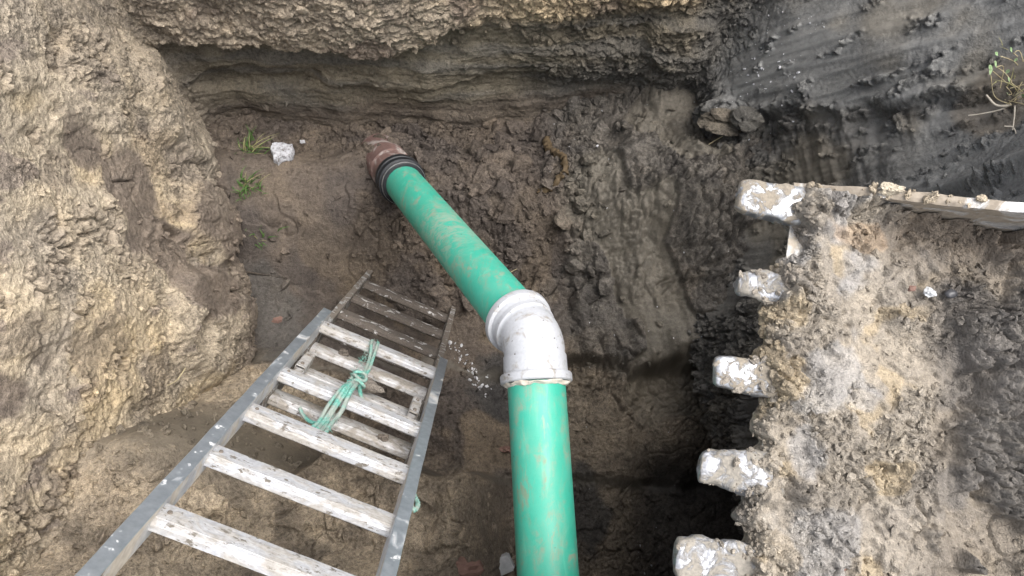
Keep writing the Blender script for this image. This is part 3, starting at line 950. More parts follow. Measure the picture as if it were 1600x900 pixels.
M_BLACKR = plain('black_rubber', (.008, .009, .011), (.020, .022, .026), 40, .5, 0, .25, .003)
M_CLAYP = muddy('clay_pipe', (.12, .072, .064), (.17, .105, .092), 0, .7, (.24, .205, .19), (.34, .30, .28), .40, 13, soft=.04, bd=.002)
M_STEEL = plain('clamp_steel', (.30, .30, .30), (.55, .55, .54), 60, .35, .9, .1, .001)
M_SEALER = plain('dried_sealer', (.48, .43, .36), (.66, .62, .55), 45, .9, 0, .8, .006)

def profile_tube(name, path, rad, mat, parent, k=48, inner=None, jit=0, smooth=True, seed=0):
    """tube with a radius at every path point; inner gives the bore so that the ends read as a pipe wall"""
    V, F, T, Nn, B = tube_arrays(path, rad, k)
    n = len(path)
    parts = [(V, F)]
    if inner:
        Vi, Fi, *_ = tube_arrays(path, np.asarray(rad)-inner, k)
        o = len(V)
        V = np.concatenate([V, Vi]); F = np.concatenate([F, Fi[:, ::-1]+o])
        ends = []
        for base in (0, (n-1)*k):
            for j in range(k):
                ends.append((base+j, base+(j+1) % k, o+base+(j+1) % k, o+base+j))
        F = np.concatenate([F, np.array(ends)])
    if jit:
        V = V+np.stack([fb(V.astype(np.float32), 40, 3, seed+q*3.3) for q in range(3)], -1)*jit
    me = np_mesh(name, V, F, smooth)
    bm = bmesh.new(); bm.from_mesh(me); bmesh.ops.recalc_face_normals(bm, faces=bm.faces)
    for e in bm.edges:
        if len(e.link_faces) == 2 and e.calc_face_angle(0) > R(35): e.smooth = False
    bm.to_mesh(me); bm.free()
    return link(name, me, mat, parent)

PI_ = np.array([.061, .500, 1.240])
d1 = np.array([-.0515, .9975, .0486]); d1 /= np.linalg.norm(d1)
PQ = np.array([-.4582, 1.3936, .3907])
d2 = (PQ-PI_)/np.linalg.norm(PQ-PI_)
PR = .080
pipe = empty('drain_pipe', tuple(PQ))
tag(pipe, 'green plastic drain pipe with a white elbow running down into the pit', 'pipe')
L2 = np.linalg.norm(PQ-PI_)
profile_tube('pipe_section', [PI_-d1*t for t in np.linspace(1.15, .055, 30)], np.full(30, PR), M_GREEN, pipe, 64, .006)
profile_tube('pipe_section', [PI_+d2*t for t in np.linspace(.055, L2+.05, 30)], np.full(30, PR), M_GREEN, pipe, 64, .006)
# elbow: socket, bend, socket
turn = np.arccos(d1@d2); rb = .095
tl = rb*math.tan(turn/2)
ax = np.cross(d1, d2); ax /= np.linalg.norm(ax)
sideb = np.cross(ax, d1)
cen = PI_-d1*tl+sideb*rb
path, rad = [], []
def add(pt, r): path.append(pt); rad.append(r)
s1 = .122
for t, r in ((s1, .0835), (s1-.0005, .0965), (s1-.004, .0995), (s1-.022, .0995), (s1-.026, .0965), (s1-.0275, .0890), (s1-.050, .0885), (tl+.004, .0880), (tl+.002, .0868)):
    add(PI_-d1*t, r)
for q in np.linspace(0, 1, 14):
    a = turn*q
    add(cen+(-sideb*math.cos(a)+d1*math.sin(a))*rb, .0850+.001*math.sin(q*3.14))
s2 = .118
for t, r in ((tl+.006, .0868), (tl+.010, .0905), (tl+.020, .0910), (tl+.024, .0880), (tl+.036, .0882), (tl+.040, .0900), (s2-.026, .0905), (s2-.022, .0995), (s2-.004, .1015), (s2, .1000), (s2+.0005, .0835)):
    add(PI_+d2*t, r)
el = profile_tube('elbow', path, np.array(rad), M_WHITE, pipe, 64)
rr_ = np.linspace(0, 1, 9)
profile_tube('sealer_bead', [PI_-d1*(s1+.001+.010*q) for q in rr_], PR+.012*(1-rr_**1.5)+.0005, M_SEALER, el, 72, None, .006, seed=3)
profile_tube('sealer_bead', [PI_+d2*(s2+.001+.008*q) for q in rr_], PR+.010*(1-rr_**1.5)+.0005, plain('wet_mud', (.16, .13, .10), (.50, .46, .40), 30, .9, 0, .6, .005), el, 72, None, .006, seed=8)
# rubber coupling with two steel bands
path, rad = [], []
for t, r in ((-.0046, .0805), (-.004, .0900), (.000, .0940), (.016, .0950), (.020, .0930), (.024, .0930), (.027, .1030), (.052, .1045), (.055, .0960), (.060, .0960), (.064, .1050), (.092, .1050), (.096, .0930), (.0965, .0860)):
    add(PQ+d2*t, r)
cp = profile_tube('rubber_coupling', path, np.array(rad), M_BLACKR, pipe, 56)
for t0, r0 in ((.004, .0950),):
    profile_tube('clamp_band', [PQ+d2*(t0+t) for t in (0, .0005, .0085, .009)], np.array([r0-.002, r0+.0012, r0+.0012, r0-.002]), M_STEEL, cp, 56)
bm = bmesh.new()
box_bm(bm, (0, 0, 0), (.022, .014, .016)); box_bm(bm, (.014, 0, 0), (.008, .008, .008))
scr = link('clamp_screw', bm_obj(bm, 'clamp_screw', M_STEEL, .002), None, cp)
scr.matrix_parent_inverse = Matrix.Identity(4)
side = np.cross(d2, np.array([0, 0, 1.])); side /= np.linalg.norm(side)
scr.matrix_world = Matrix.Identity(4)
scr.parent = None
COL.objects.unlink(scr)
sv_ = PQ+d2*.010+side*(-.070)+np.array([0, 0, -.068])
me_s = scr.data
me_s.transform(Matrix.Translation(Vector(sv_-PQ)) @ Vector(d2).to_track_quat('Y', 'Z').to_matrix().to_4x4())
bpy.data.objects.remove(scr)
o = bpy.data.objects.new('clamp_screw', me_s); COL.objects.link(o); o.parent = cp
o.location = Vector(PQ)

clay = profile_tube('clay_pipe', [PQ+d2*t for t in (.060, .080, .10, .15, .19, .20, .205, .30, .45)], np.array([.084, .085, .0875, .089, .090, .092, .096, .097, .097]), M_CLAYP, None, 48, .012, .0012, seed=4)
tag(clay, 'old red clay pipe stub held in the black rubber coupling', 'pipe')

# ------------------------------------------------------------------ excavator bucket
BE = np.array([-.170, -.970, -.178]); BE /= np.linalg.norm(BE)          # along the cutting edge
BR = np.array([1., 0, -.10]); BR -= BE*(BR@BE); BR /= np.linalg.norm(BR)  # from the edge to the back
BM = np.cross(BR, -BE); BM /= np.linalg.norm(BM)
if BM[2] < 0: BM = -BM
B0 = np.array([.617, .7226, 1.796])+BE*.026
BWID = 1.00

def bh(b):
    b = np.asarray(b, float)
    return -.055*np.sin(np.pi*np.clip(b/.75, 0, 1))+1.5*np.clip(b-.48, 0, None)**2

def BP(a, b, h=0.0):
    a = np.asarray(a, float); b = np.asarray(b, float)
    return B0+a[..., None]*BE+b[..., None]*BR+(bh(b)+h)[..., None]*BM

M_BUCKET = muddy('bucket_steel', (.34, .335, .33), (.66, .66, .65), .7, .38, (.30, .26, .21), (.44, .39, .32), .50, 15, soft=.05, bd=.003)
M_TOOTH = muddy('tooth_steel', (.30, .305, .315), (.52, .525, .535), .8, .40, (.16, .138, .108), (.27, .235, .185), .49, 26, soft=.03, bd=.005)
M_TOOTH_M = muddy('tooth_steel_muddy', (.28, .285, .30), (.48, .485, .50), .75, .42, (.16, .148, .128), (.28, .255, .215), .54, 24, soft=.04, bd=.006)

bucket = empty('excavator_bucket', tuple(B0))
tag(bucket, 'soil caked steel excavator bucket with blunt teeth reaching over the right side of the pit', 'bucket')

na, nb_ = 60, 60
aa, bb = np.meshgrid(np.linspace(0, BWID, na), np.linspace(0, 1.02, nb_), indexing='ij')
top_ = BP(aa, bb, np.zeros_like(bb)); bot = BP(aa, bb, -.022+.018*ss(.05, 0, bb))
V = np.concatenate([top_.reshape(-1, 3), bot.reshape(-1, 3)]); o = na*nb_
F1 = grid_faces(na, nb_); F2 = grid_faces(na, nb_, flip=True)+o
edge = []
for i in range(na-1):
    for j in (0, nb_-1):
        edge.append((i*nb_+j, (i+1)*nb_+j, o+(i+1)*nb_+j, o+i*nb_+j))
for j in range(nb_-1):
    for i in (0, na-1):
        edge.append((i*nb_+j, i*nb_+j+1, o+i*nb_+j+1, o+i*nb_+j))
me = np_mesh('bucket_shell', V, np.concatenate([F1, F2, np.array(edge)]), False)
bm = bmesh.new(); bm.from_mesh(me); bmesh.ops.recalc_face_normals(bm, faces=bm.faces); bm.to_mesh(me); bm.free()
link('bucket_shell', me, M_BUCKET, bucket)

M_SIDE = muddy('side_plate_steel', (.50, .50, .50), (.78, .78, .77), .7, .36, (.19, .16, .125), (.32, .275, .22), .62, 12, soft=.05, bd=.004)
def side_top(b):
    return .004+.026*ss(.0, .16, np.asarray(b, float))+.29*b
def side_plate(a0, a1, nm):
    bs = np.linspace(-.005, 1.02, 60)
    rows = []
    for b in bs:
        lo_, hi = -.02, float(side_top(max(b, 0))-bh(b)*1.0)
        # slightly bulged rolled rim along the free edge
        for (af, hf) in ((a0, lo_), (a0, hi*.30), (a0, hi*.62), (a0, hi-.026), (a0-.005*np.sign(a1-a0), hi-.020), (a0-.005*np.sign(a1-a0), hi-.003),
                         (a0+(a1-a0)*.15, hi), (a1-(a1-a0)*.15, hi), (a1, hi-.003), (a1, lo_)):
            rows.append(BP(np.array(af), np.array(b), np.array(hf)))
    V = np.array(rows).reshape(-1, 3); k = 10
    V = V+np.stack([fb(V.astype(np.float32), 18, 3, 3+q*3.3) for q in range(3)], -1)*.0025
    F = ring_faces(len(bs), k)
    bm = bmesh.new(); vs = [bm.verts.new(v) for v in V]
    for f in F: bm.faces.new([vs[i] for i in f])
    bm.faces.new(vs[:k]); bm.faces.new(vs[-k:])
    bmesh.ops.recalc_face_normals(bm, faces=bm.faces)
    me = bpy.data.meshes.new(nm); bm.to_mesh(me); bm.free()
    link('side_plate', me, M_SIDE, bucket)
side_plate(0.0, -.016, 'side_plate_a')
side_plate(BWID, BWID+.016, 'side_plate_b')

TEETH = [(.040, .128, .046, M_TOOTH), (.224, .098, .034, M_TOOTH_M), (.416, .126, .042, M_TOOTH), (.612, .130, .047, M_TOOTH_M), (.795, .152, .050, M_TOOTH_M), (.955, .130, .045, M_TOOTH)]
TP = []
for ti, (a, ln, hw, mt) in enumerate(TEETH):
    secs = []
    rg = np.random.default_rng(60+ti)
    xs = list(np.linspace(-.13, ln-.016, 38))+[ln-.010, ln-.005, ln-.0015, ln]
    for x in xs:
        f = (x+.13)/(ln+.13)
        wd = hw*(1.06-.30*f); ht = .038*(1-.58*max(0, f-.2)/.8)
        if x > ln-.016:
            e = (x-(ln-.016))/.016; q = math.sqrt(max(0, 1-e*e*.80)); wd *= .62+.38*q; ht *= .35+.65*q
        if ti in (0, 2) and abs(x-.030) < .0045: wd += .0022; ht += .0022       # the seam of the wear cap
        secs.append((x, wd, ht))
    k = 28
    V = []
    for x, wd, ht in secs:
        base = B0+BE*a-BR*x+BM*(.010+.10*max(0, -x)*0)
        if x < 0: base = base+BM*(float(bh(-x))+.20*x); wd *= 1+2.2*x; ht *= 1+1.5*x
        for th in np.linspace(0, 2*np.pi, k, endpoint=False):
            cs, sn = math.cos(th), math.sin(th)
            pw = .55 if ti % 2 else .46
            V.append(base+BE*wd*np.sign(cs)*abs(cs)**pw+BM*ht*np.sign(sn)*abs(sn)**pw)
    V = np.array(V)
    am = .0035 if mt is M_TOOTH else .010
    nv3 = np.stack([fb(V.astype(np.float32), 20 if mt is M_TOOTH else 16, 4, ti*5+q*3.3, .6) for q in range(3)], -1)
    V = V+nv3*am
    bm = bmesh.new(); vs = [bm.verts.new(v) for v in V]
    for f in ring_faces(len(secs), k): bm.faces.new([vs[i] for i in f])
    bm.faces.new(vs[:k]); bm.faces.new(vs[-k:])
    bmesh.ops.recalc_face_normals(bm, faces=bm.faces)
    me = bpy.data.meshes.new('tooth'); bm.to_mesh(me); bm.free(); me.shade_smooth()
    o = link('tooth', me, mt, bucket)
    if mt is M_TOOTH_M or ti == 2:
        tn = np.array([v.normal for v in me.vertices]); tp = V
        xv = np.repeat(np.array([q[0] for q in secs]), k)
        TP.append((tp, tn, (tn@BM > .1)*(.15+ss(.09, .0, xv))))

# soil caked in the bucket
ST_ = .0036
ca = np.arange(.004, BWID-.004, ST_); cb = np.arange(-.045, .96, ST_)
CA, CB = np.meshgrid(ca, cb, indexing='ij')
AP = np.stack([CA, CB, CA*0], -1).astype(np.float32)
nbk = fb(AP, 7, 3, 201.)
b0 = -.020+.035*fb(np.stack([ca, ca*0, ca*0], -1).astype(np.float32), 9, 4, 203., .6)
b0 += .008*fb(np.stack([ca, ca*0, ca*0], -1).astype(np.float32), 42, 2, 204.)+.060*np.exp(-((ca-.125)/.035)**2)-.022*np.exp(-((ca-.30)/.07)**2)+.03*np.exp(-((ca-.545)/.02)**2)-.02*np.exp(-((ca-.70)/.05)**2)
b0 = np.maximum(b0, -.040)[:, None]
be = np.maximum(CB, b0)
dist = CB-b0
wu = fb(AP, 14, 2, 3.1)*.5; wv = fb(AP, 14, 2, 8.4)*.5
k1, q1 = crumbs(CA, CB, .085, 31, (wu, wv), .08)
k2, q2 = crumbs(CA, CB, .034, 32, (wu*1.6, wv*1.6), .13)
k3, q3 = crumbs(CA, CB, .0155, 33, (wu*2.5, wv*2.5), .17)
k4, q4 = crumbs(CA, CB, .0085, 34, (wu*3, wv*3), .2)
flat_ = ss(-.15, .25, fb(AP, 5, 3, 205.)+.35*ss(.28, .42, CB)-.05)
th = .022+.014*fb(AP, 4.5, 3, 207.)+.010*k1-.011*ss(.30, .5, fb(AP, 22, 2, 206.))+(1-.80*flat_)*(.015*k2+.010*k3)+.0030*k4*(1-.5*flat_)+.004*fb(np.stack([CA*12, CB*3, CA*0], -1).astype(np.float32), 3, 3, 208.)+.003*fb(AP, 60, 2, 209.)
th -= .020*(1-ss(0, .05, np.abs(fb(AP, 5, 3, 211.))))*ss(.0, .3, fb(AP, 3, 2, 213.))
th += (.030+.022*k2+.012*k3)*blob(AP, (.40, .60, 0), (.34, .16, 1), nbk+fb(AP, 16, 3, 231.)*.5, .8)+.025*blob(AP, (.60, .25, 0), (.35, .18, 1), nbk, .5)
for a_t, ln_t, hw_t, _m in TEETH:                     # soil heaped over the roots of the teeth
    th += .030*ss(hw_t*1.35, hw_t*.8, np.abs(CA-a_t))*ss(.14, .06, CB)*(.7+.3*k2)
th = np.maximum(th, .002)*ss(-.002, .022, dist)-.030*(1-ss(-.010, .001, dist))
th += .06*ss(.045, .0, CA)*ss(.02, .14, CB)*(1-.5*ss(.3, .5, CB))*(.6+.4*k2)         # fillet of soil against the side plate
CP = BP(CA, be, th)
cc = mixc(np.broadcast_to(np.array([.245, .218, .182], np.float32), CP.shape), (.268, .236, .192), ss(-.2, .3, nbk))
cc = mixc(cc, (.44, .33, .17), ss(.24, .40, fb(AP, 8, 3, 215.))*.30)
cc = mixc(cc, (.27, .265, .26), ss(.30, .5, fb(AP, 5, 4, 217.))*.6)
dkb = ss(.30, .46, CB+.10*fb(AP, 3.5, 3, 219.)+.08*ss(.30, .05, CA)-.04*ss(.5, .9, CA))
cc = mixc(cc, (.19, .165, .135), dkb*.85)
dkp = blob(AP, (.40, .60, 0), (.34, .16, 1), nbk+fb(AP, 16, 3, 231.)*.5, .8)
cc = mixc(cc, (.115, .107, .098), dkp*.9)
cc = mixc(cc, (.13, .12, .11), ss(.12, .35, fb(AP, 4.2, 3, 221.))*dkb*.8)
cc = mixc(cc, (.13, .105, .082), ss(.13, .02, CA)*ss(.16, .28, CB)*.8)
cc = mixc(cc, (.30, .21, .13), blob(AP, (.075, .16, 0), (.03, .08, 1), nbk, .7)*.45)
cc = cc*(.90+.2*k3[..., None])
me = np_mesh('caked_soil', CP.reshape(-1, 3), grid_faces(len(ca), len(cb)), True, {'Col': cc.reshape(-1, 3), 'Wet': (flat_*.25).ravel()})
tag(link('caked_soil', me, M_PASTE), 'pale crumbly soil caked over the inside of the excavator bucket', 'soil', kind='stuff')
CN = grid_normals(CP).reshape(-1, 3)
if CN[:, 2].mean() < 0: CN = -CN
dd = dist.ravel()
scatter('bucket_crumbs', CP.reshape(-1, 3), CN, cc.reshape(-1, 3), (dd > .004)*(.15+.85*(1-flat_.ravel()))*(1+1.5*(dd < .03)), 2600, .002, .012, CL1, 'small crumbs on the soil in the excavator bucket', 6, sink=.30, colmul=(.85, 1.15), mat=M_PASTE)
ew = (np.abs(dd-.006) < .012).astype(float)*(CP.reshape(-1, 3)[:, 1] > -.2)
scatter('lip_crumbs', CP.reshape(-1, 3), CN, cc.reshape(-1, 3), ew, 600, .002, .011, CL2, 'crumbly soil lumps along the toothed lip of the bucket', 8, sink=.30, colmul=(.8, 1.15), mat=M_PASTE, power=2.0)
for q_, (tp, tn, tw) in enumerate(TP):
    scatter('tooth_mud', tp, tn, np.repeat(np.array([[.27, .24, .20]]), len(tp), 0), tw+1e-6, 110, .002, .011, CL2, 'crumbs of grey soil stuck on the %s bucket tooth from the top' % ('second', 'third', 'fourth', 'fifth')[q_], 30+q_, sink=.38, colmul=(.8, 1.2), mat=M_PASTE)
# crumbs along the rim of the side plate
rb_ = np.linspace(.02, .55, 500); rim_p = BP(np.full(500, -.008), rb_, side_top(rb_)-bh(rb_)+.0)
scatter('rim_crumbs', rim_p+rng.normal(size=(500, 3))*.006, np.repeat(BM[None], 500, 0), np.repeat(np.array([[.38, .32, .24]]), 500, 0), np.exp(-((rb_-.2)/.12)**2)+.02, 40, .002, .013, CL2, 'pale crumbs along the top of the bucket side plate', 7, sink=.2)

# ------------------------------------------------------------------ single stones, lumps and scraps
def lump(name, loc, size, seed, mat, label, cat, squash=(1, 1, 1), rz=0, group=None, sub=3, rough=.40, smooth=False, col=None):
    V, F = clod_shape(sub, seed, rough, .85)
    V = V*np.array(squash)*size
    me = np_mesh(name, V, F, smooth, {'Col': np.repeat(np.array([col or (.2, .2, .2)]), len(V), 0), 'Wet': np.zeros(len(V))})
    o = link(name, me, mat)
    o.location = loc; o.rotation_euler = (0, 0, rz)
    return tag(o, label, cat, group)

def on_floor(x, y, dz=0.0): return (x, y, fz(x, y)+dz)

M_FOAM = plain('white_foam', (.40, .40, .42), (.55, .55, .57), 55, .85, 0, .5, .006)
m, nt, b = new_mat('pitted_foam')
p = coords(nt)
n1 = noise(nt, p, 75, 3, .6)
c = ramp(nt, n1, [(.33, (.14, .13, .12, 1)), (.46, (.36, .36, .38, 1)), (.7, (.48, .49, .52, 1))]).outputs[0]
nt.links.new(c, b.inputs['Base Color']); b.inputs['Roughness'].default_value = .85
bump(nt, b, n1, 1.0, .008)
M_PIT = m
M_BRICK = plain('terracotta', (.13, .075, .06), (.19, .115, .092), 60, .9, 0, .5, .004)
M_PALE = plain('pale_block', (.36, .37, .38), (.50, .51, .52), 30, .8, 0, .4, .004)
M_BLACK = plain('dark_pebble', (.02, .02, .022), (.06, .06, .065), 40, .35, 0, .2, .002)
M_BARK = plain('dark_root', (.025, .02, .016), (.06, .048, .036), 60, .85, 0, .6, .004)
M_RUST = plain('rusty_root', (.055, .038, .020), (.095, .066, .034), 50, .8, 0, .6, .004)
M_WROOT = plain('pale_root', (.42, .37, .30), (.60, .55, .46), 50, .75, 0, .3, .002)
M_STRAW = plain('straw', (.34, .28, .16), (.52, .45, .28), 60, .8, 0, .3, .002)
M_GRASS = plain('grass_blade', (.030, .075, .016), (.085, .155, .040), 30, .6, 0, 0)
M_DRYG = plain('dry_grass', (.17, .17, .07), (.33, .30, .15), 30, .7, 0, 0)
M_LEAF = plain('small_leaf', (.17, .28, .12), (.36, .47, .27), 30, .55, 0, 0)

# the broken slab of foam on the floor
bm = bmesh.new()
out = [(-.045, .040), (-.010, .052), (.040, .047), (.047, .020), (.044, -.028), (.012, -.035), (-.014, -.058), (-.028, -.040), (-.038, -.008), (-.050, .010)]
vt = [bm.verts.new((x, y, .030+.006*math.sin(x*90))) for x, y in out]; vb = [bm.verts.new((x*1.05, y*1.05, -.02)) for x, y in out]
bm.faces.new(vt); bm.faces.new(vb[::-1])
for i in range(len(out)):
    j = (i+1) % len(out); bm.faces.new((vt[i], vb[i], vb[j], vt[j]))
bmesh.ops.triangulate(bm, faces=bm.faces)
bmesh.ops.subdivide_edges(bm, edges=bm.edges, cuts=3, use_grid_fill=True)
for v in bm.verts:
    q = np.array([[*v.co]], np.float32)
    v.co += Vector((float(fb(q, 40, 3, 1.)[0]), float(fb(q, 40, 3, 5.)[0]), float(fb(q, 40, 3, 9.)[0])))*.007
bmesh.ops.recalc_face_normals(bm, faces=bm.faces)
o = link('foam_scrap', bm_obj(bm, 'foam_scrap', M_PIT, 0)); o.location = on_floor(-1.045, 1.615, .016); o.rotation_euler = (R(-12), R(4), 0)
tag(o, 'broken white foam scrap lying on the brown floor left of the pipe', 'foam')

lump('pebble', on_floor(-1.0, 1.755, .012), .010, 5, M_FOAM, 'small white pebble at the foot of the far wall', 'pebble')
lump('stone', on_floor(-1.11, .935, .004), .018, 9, M_BRICK, 'little reddish stone at the foot of the left wall', 'stone')
lump('brick_chip', on_floor(-.030, .345, .006), .022, 12, M_BRICK, 'red brick chip half hidden behind the upright green pipe', 'brick')
lump('brick_chip', on_floor(-.155, -.145, .02), .050, 15, M_BRICK, 'dull red brick lump left of the pale block', 'brick')
bm = bmesh.new(); box_bm(bm, (0, 0, 0), (.085, .07, .05)); 
o = link('pale_block', bm_obj(bm, 'pale_block', M_PALE, .006, 2)); o.location = on_floor(-.040, -.145, .02); o.rotation_euler = (R(14), R(-10), R(24))
tag(o, 'pale grey block poking out beside the nearest end of the green pipe', 'block')
lump('clod', on_floor(-.985, .075, .02), .060, 21, M_SOIL, 'tan clod beside the left ladder rail', 'clod', col=(.40, .33, .24))
lump('clod', lw(.012, -.705, -.026), .040, 24, M_SOIL, 'grey brown mud lump sitting against the rope on the ladder', 'clod', (1.15, .8, .75), R(-18), col=(.17, .15, .13), rough=.25, smooth=True)
lump('clod', lw(.120, -.470, -.050), .014, 26, M_SOIL, 'small brown mud lump on a ladder rung near the right rail', 'clod', col=(.13, .11, .09))
lump('clod', lw(-.105, -.93, -.052), .015, 28, M_SOIL, 'small brown mud lump on a ladder rung left of the rope', 'clod', col=(.14, .12, .10))
lump('clod', (.925, 1.66, .46), .085, 31, M_SOIL, 'big brown clod hanging from the lip of the grey clay face', 'clod', (1, .8, 1), col=(.12, .105, .085))
lump('clod', (.985, 1.63, .52), .060, 33, M_SOIL, 'smaller grey clod stuck beside the big hanging clod', 'clod', col=(.10, .095, .085))
lump('clod', tuple(BP(np.array(-.012), np.array(.165), np.array(side_top(.165)-bh(.165)+.010))), .019, 36, M_PASTE, 'round pale clod balanced on the rim of the bucket side plate', 'clod', col=(.42, .37, .29))
lump('stone', (.912, .490, 1.712), .011, 41, M_PALE, 'pale stone in the soil near the back of the bucket', 'stone')
lump('pebble', (.958, .487, 1.712), .012, 43, M_BLACK, 'shiny black pebble in the bucket soil', 'pebble', smooth=True, rough=.2)
lump('brick_chip', (.868, .495, 1.722), .007, 45, M_BRICK, 'small orange brick chip in the bucket soil below the side plate', 'brick')

o = lump('brick_chip', tuple(BP(np.array(.755), np.array(.19), np.array(.045))), .015, 47, M_BRICK, 'brown sliver of brick in the bucket soil behind the lowest visible tooth', 'brick', (.6, 1.6, .6))

def fleck(P, Nn, wt, count, smin, smax, name, label, seed, mat=M_FOAM):
    o = scatter(name, P, Nn, np.repeat(np.array([[.5, .5, .5]]), len(P), 0), wt, count, smin, smax, CL2, label, seed, sink=.15, mat=mat)
    o['category'] = 'foam'
P_ = FP
t_ = np.clip(((P_[:, 0]+.27)*.14+(P_[:, 1]-.82)*-.20)/(.14**2+.20**2), 0, 1)
dl = np.hypot(P_[:, 0]-(-.27+.14*t_), P_[:, 1]-(.82-.20*t_))
fleck(FP, NF, np.exp(-(dl/.026)**2), 60, .002, .012, 'foam_crumbs', 'white foam crumbs spilt between the ladder and the white elbow', 21)
P_, N_, C_ = WALLS[2]
wt = sum(np.exp(-((np.linalg.norm(P_-np.array(c), axis=1))/r)**2) for c, r in (((1.16, 1.83, .85), .05), ((1.07, 1.90, .77), .07), ((1.05, 1.74, .62), .14)))
fleck(P_, N_, wt, 70, .0015, .007, 'white_specks', 'white specks scattered on the smooth grey clay face', 22)
fleck(FP, NF, inpit*(.2+(xx > .2)), 60, .0015, .007, 'white_grit', 'white grit scattered over the pit floor', 23)

# roots, sticks and straw
def twig(name, pts, r0, r1, mat, label, cat='root', rough=.0):
    pth, s_ = resample(pts, .006)
    rad = np.linspace(r0, r1, len(pth))
    V, F, *_ = tube_arrays(pth, rad, 7)
    V = V+np.stack([fb(V.astype(np.float32), 45, 3, q*3.3) for q in range(3)], -1)*r0*rough
    return tag(link(name, np_mesh(name, V, F, True), mat), label, cat)
def fl(pts, dz=.004): return [(x, y, fz(x, y)+dz) for x, y in pts]
twig('stick', fl([(-1.30, 1.128), (-1.22, 1.130), (-1.14, 1.124), (-1.06, 1.118)], .006), .006, .0025, M_BARK, 'thin black stick on the floor at the foot of the left wall', 'stick', .8)
twig('root', fl([(.165, 1.77), (.17, 1.69), (.20, 1.62), (.235, 1.57), (.23, 1.50), (.185, 1.455), (.12, 1.45)], .010), .019, .010, M_RUST, 'curved rusty brown root on the floor right of the pipe', 'root', .9)
def straw(pts, label, r=.0022, mat=M_STRAW): twig('straw', pts, r, r*.5, mat, label, 'straw', .3)
straw(fl([(-.03, 1.13), (.0, 1.15), (.03, 1.16)], .02), 'short straw lying just right of the pipe')
straw([(.86, 1.60, .36), (.92, 1.62, .40), (.99, 1.61, .46)], 'pale straw below the clods hanging on the clay face')
straw([(-1.18, .55, .62), (-1.185, .50, .66), (-1.20, .47, .70)], 'thin straw on the left wall above the ladder')

def blades(name, base, n, h, spread, mat, label, seed, lean=(0, 0), width=.0035, nz=(0, 0, 1), cat='grass'):
    rg = np.random.default_rng(seed)
    Vs, Fs, o_ = [], [], 0
    for i in range(n):
        b_ = np.array(base)+np.array([rg.normal()*spread, rg.normal()*spread, 0])
        az = rg.uniform(0, 2*np.pi); L = h*rg.uniform(.5, 1.1); cv = rg.uniform(.4, 1.3)
        dr = np.array([math.cos(az)+lean[0], math.sin(az)+lean[1], 0])*.5
        sd_ = np.array([-math.sin(az), math.cos(az), 0])
        pts = []
        for k in range(6):
            t = k/5
            c_ = b_+dr*L*(t*.5+cv*.5*t*t)+np.array([0, 0, L*(t*.9-cv*.45*t*t)])
            wd = width*(1-t**1.6)+.0003
            pts += [c_-sd_*wd, c_+sd_*wd]
        Vs.append(np.array(pts))
        Fs.append(np.array([[2*k, 2*k+1, 2*k+3, 2*k+2] for k in range(5)])+o_); o_ += 12
    return np.concatenate(Vs), np.concatenate(Fs)

for i, (x, y, n, h, lab, dry) in enumerate((
        (-1.215, 1.655, 26, .13, 'straggly half dry grass tuft at the foot of the left wall, farthest of three', 16),
        (-1.175, 1.440, 46, .10, 'thick bright green grass tuft at the foot of the left wall', 4),
        (-1.150, 1.265, 14, .09, 'thin green grass tuft nearest the black stick', 2))):
    root_ = empty('grass_tuft', on_floor(x, y))
    tag(root_, lab, 'grass', 'grass tufts at the foot of the left wall')
    V, F = blades('blades', on_floor(x, y, -.004), n, h, .028, M_GRASS, lab, 30+i, (.5, -.1))
    link('green_blades', np_mesh('green_blades', V, F, False), M_GRASS, root_)
    V, F = blades('blades', on_floor(x, y, -.004), dry, h*1.3, .020, M_DRYG, lab, 40+i, (.8, 0), .0025)
    link('dry_blades', np_mesh('dry_blades', V, F, False), M_DRYG, root_)

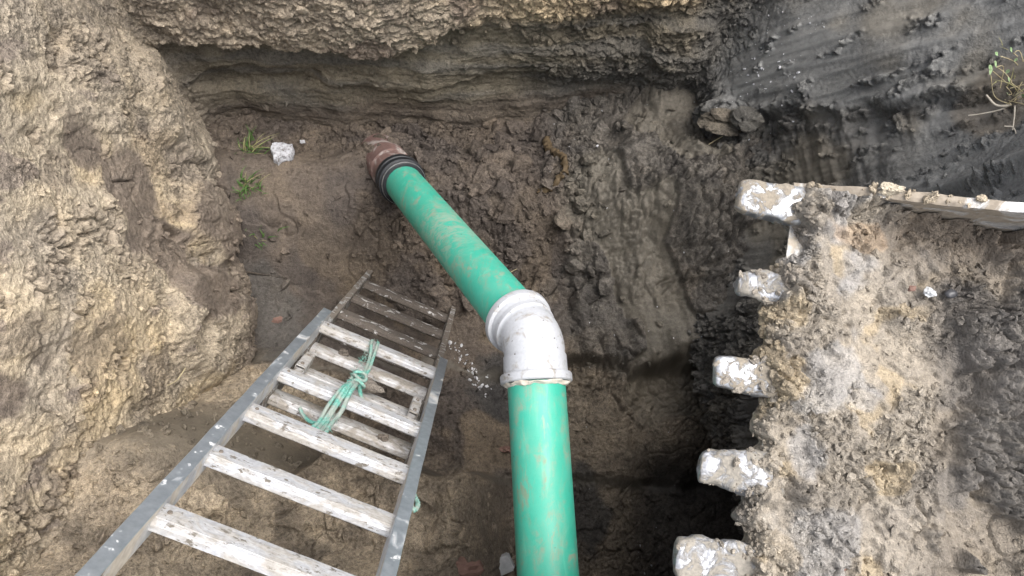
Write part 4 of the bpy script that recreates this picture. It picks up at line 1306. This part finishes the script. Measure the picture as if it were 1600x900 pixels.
# the weed growing out of the right wall
WB = np.array([1.60, 1.315, 1.215])
weed = empty('weed', tuple(WB))
tag(weed, 'small leafy weed with pale roots growing out of the grey right wall', 'weed')
rg = np.random.default_rng(77)
sp_, lp_ = [], []
def leaf(c, d, s_):
    d = d/np.linalg.norm(d); sd_ = np.cross(d, [0, 0, 1]); sd_ /= np.linalg.norm(sd_)+1e-9; nn = np.cross(sd_, d)
    pts = [c, c+d*s_*.35+sd_*s_*.42+nn*.002, c+d*s_*.8+sd_*s_*.34, c+d*s_*1.0, c+d*s_*.8-sd_*s_*.34, c+d*s_*.35-sd_*s_*.42+nn*.002, c+d*s_*.5-nn*s_*.08]
    return np.array(pts), np.array([[0, 1, 6, 5], [1, 2, 3, 6], [6, 3, 4, 5]])
for i in range(44):
    st = WB+np.array([rg.uniform(-.05, .10), rg.uniform(-.07, .07), rg.uniform(-.02, .03)])
    en = st+np.array([rg.uniform(-.10, .06), rg.uniform(-.07, .07), rg.uniform(.02, .09)])
    md = (st+en)/2+rg.normal(size=3)*.015
    pth, _ = resample([st, md, en], .008)
    V, F, *_ = tube_arrays(pth, .0013, 5); sp_.append((V, F))
    if i < 30:
        lp_.append(leaf(en, (en-md)+np.array([0, 0, .02]), rg.uniform(.016, .028)))
        if i % 2: lp_.append(leaf(md, rg.normal(size=3)*.5+np.array([0, 0, .6]), rg.uniform(.012, .020)))
V, F = join_arrays(sp_); link('stems', np_mesh('weed_stems', V, F, True), M_STRAW, weed)
for V, F in lp_:
    link('leaf', np_mesh('leaf', V, F, False), M_LEAF, weed)
for pts, r_ in (([(1.60, 1.29, 1.215), (1.575, 1.275, 1.20), (1.545, 1.285, 1.185), (1.525, 1.325, 1.18)], .0055), ([(1.60, 1.285, 1.215), (1.56, 1.27, 1.185), (1.52, 1.275, 1.15), (1.485, 1.28, 1.13)], .0032),
                ([(1.59, 1.29, 1.21), (1.585, 1.24, 1.20), (1.575, 1.19, 1.19)], .003), ([(1.545, 1.20, 1.20), (1.570, 1.19, 1.205), (1.572, 1.14, 1.20), (1.568, 1.09, 1.19)], .002)):
    pth, _ = resample(pts, .006)
    V, F, *_ = tube_arrays(pth, np.linspace(r_, r_*.5, len(pth)), 7)
    link('root', np_mesh('weed_root', V, F, True), M_WROOT, weed)
V, F = blades('b', tuple(WB+np.array([.03, .05, -.01])), 26, .11, .05, M_GRASS, '', 61, (-.4, 0), .002)
link('grass_blades', np_mesh('weed_blades', V, F, False), M_DRYG, weed)
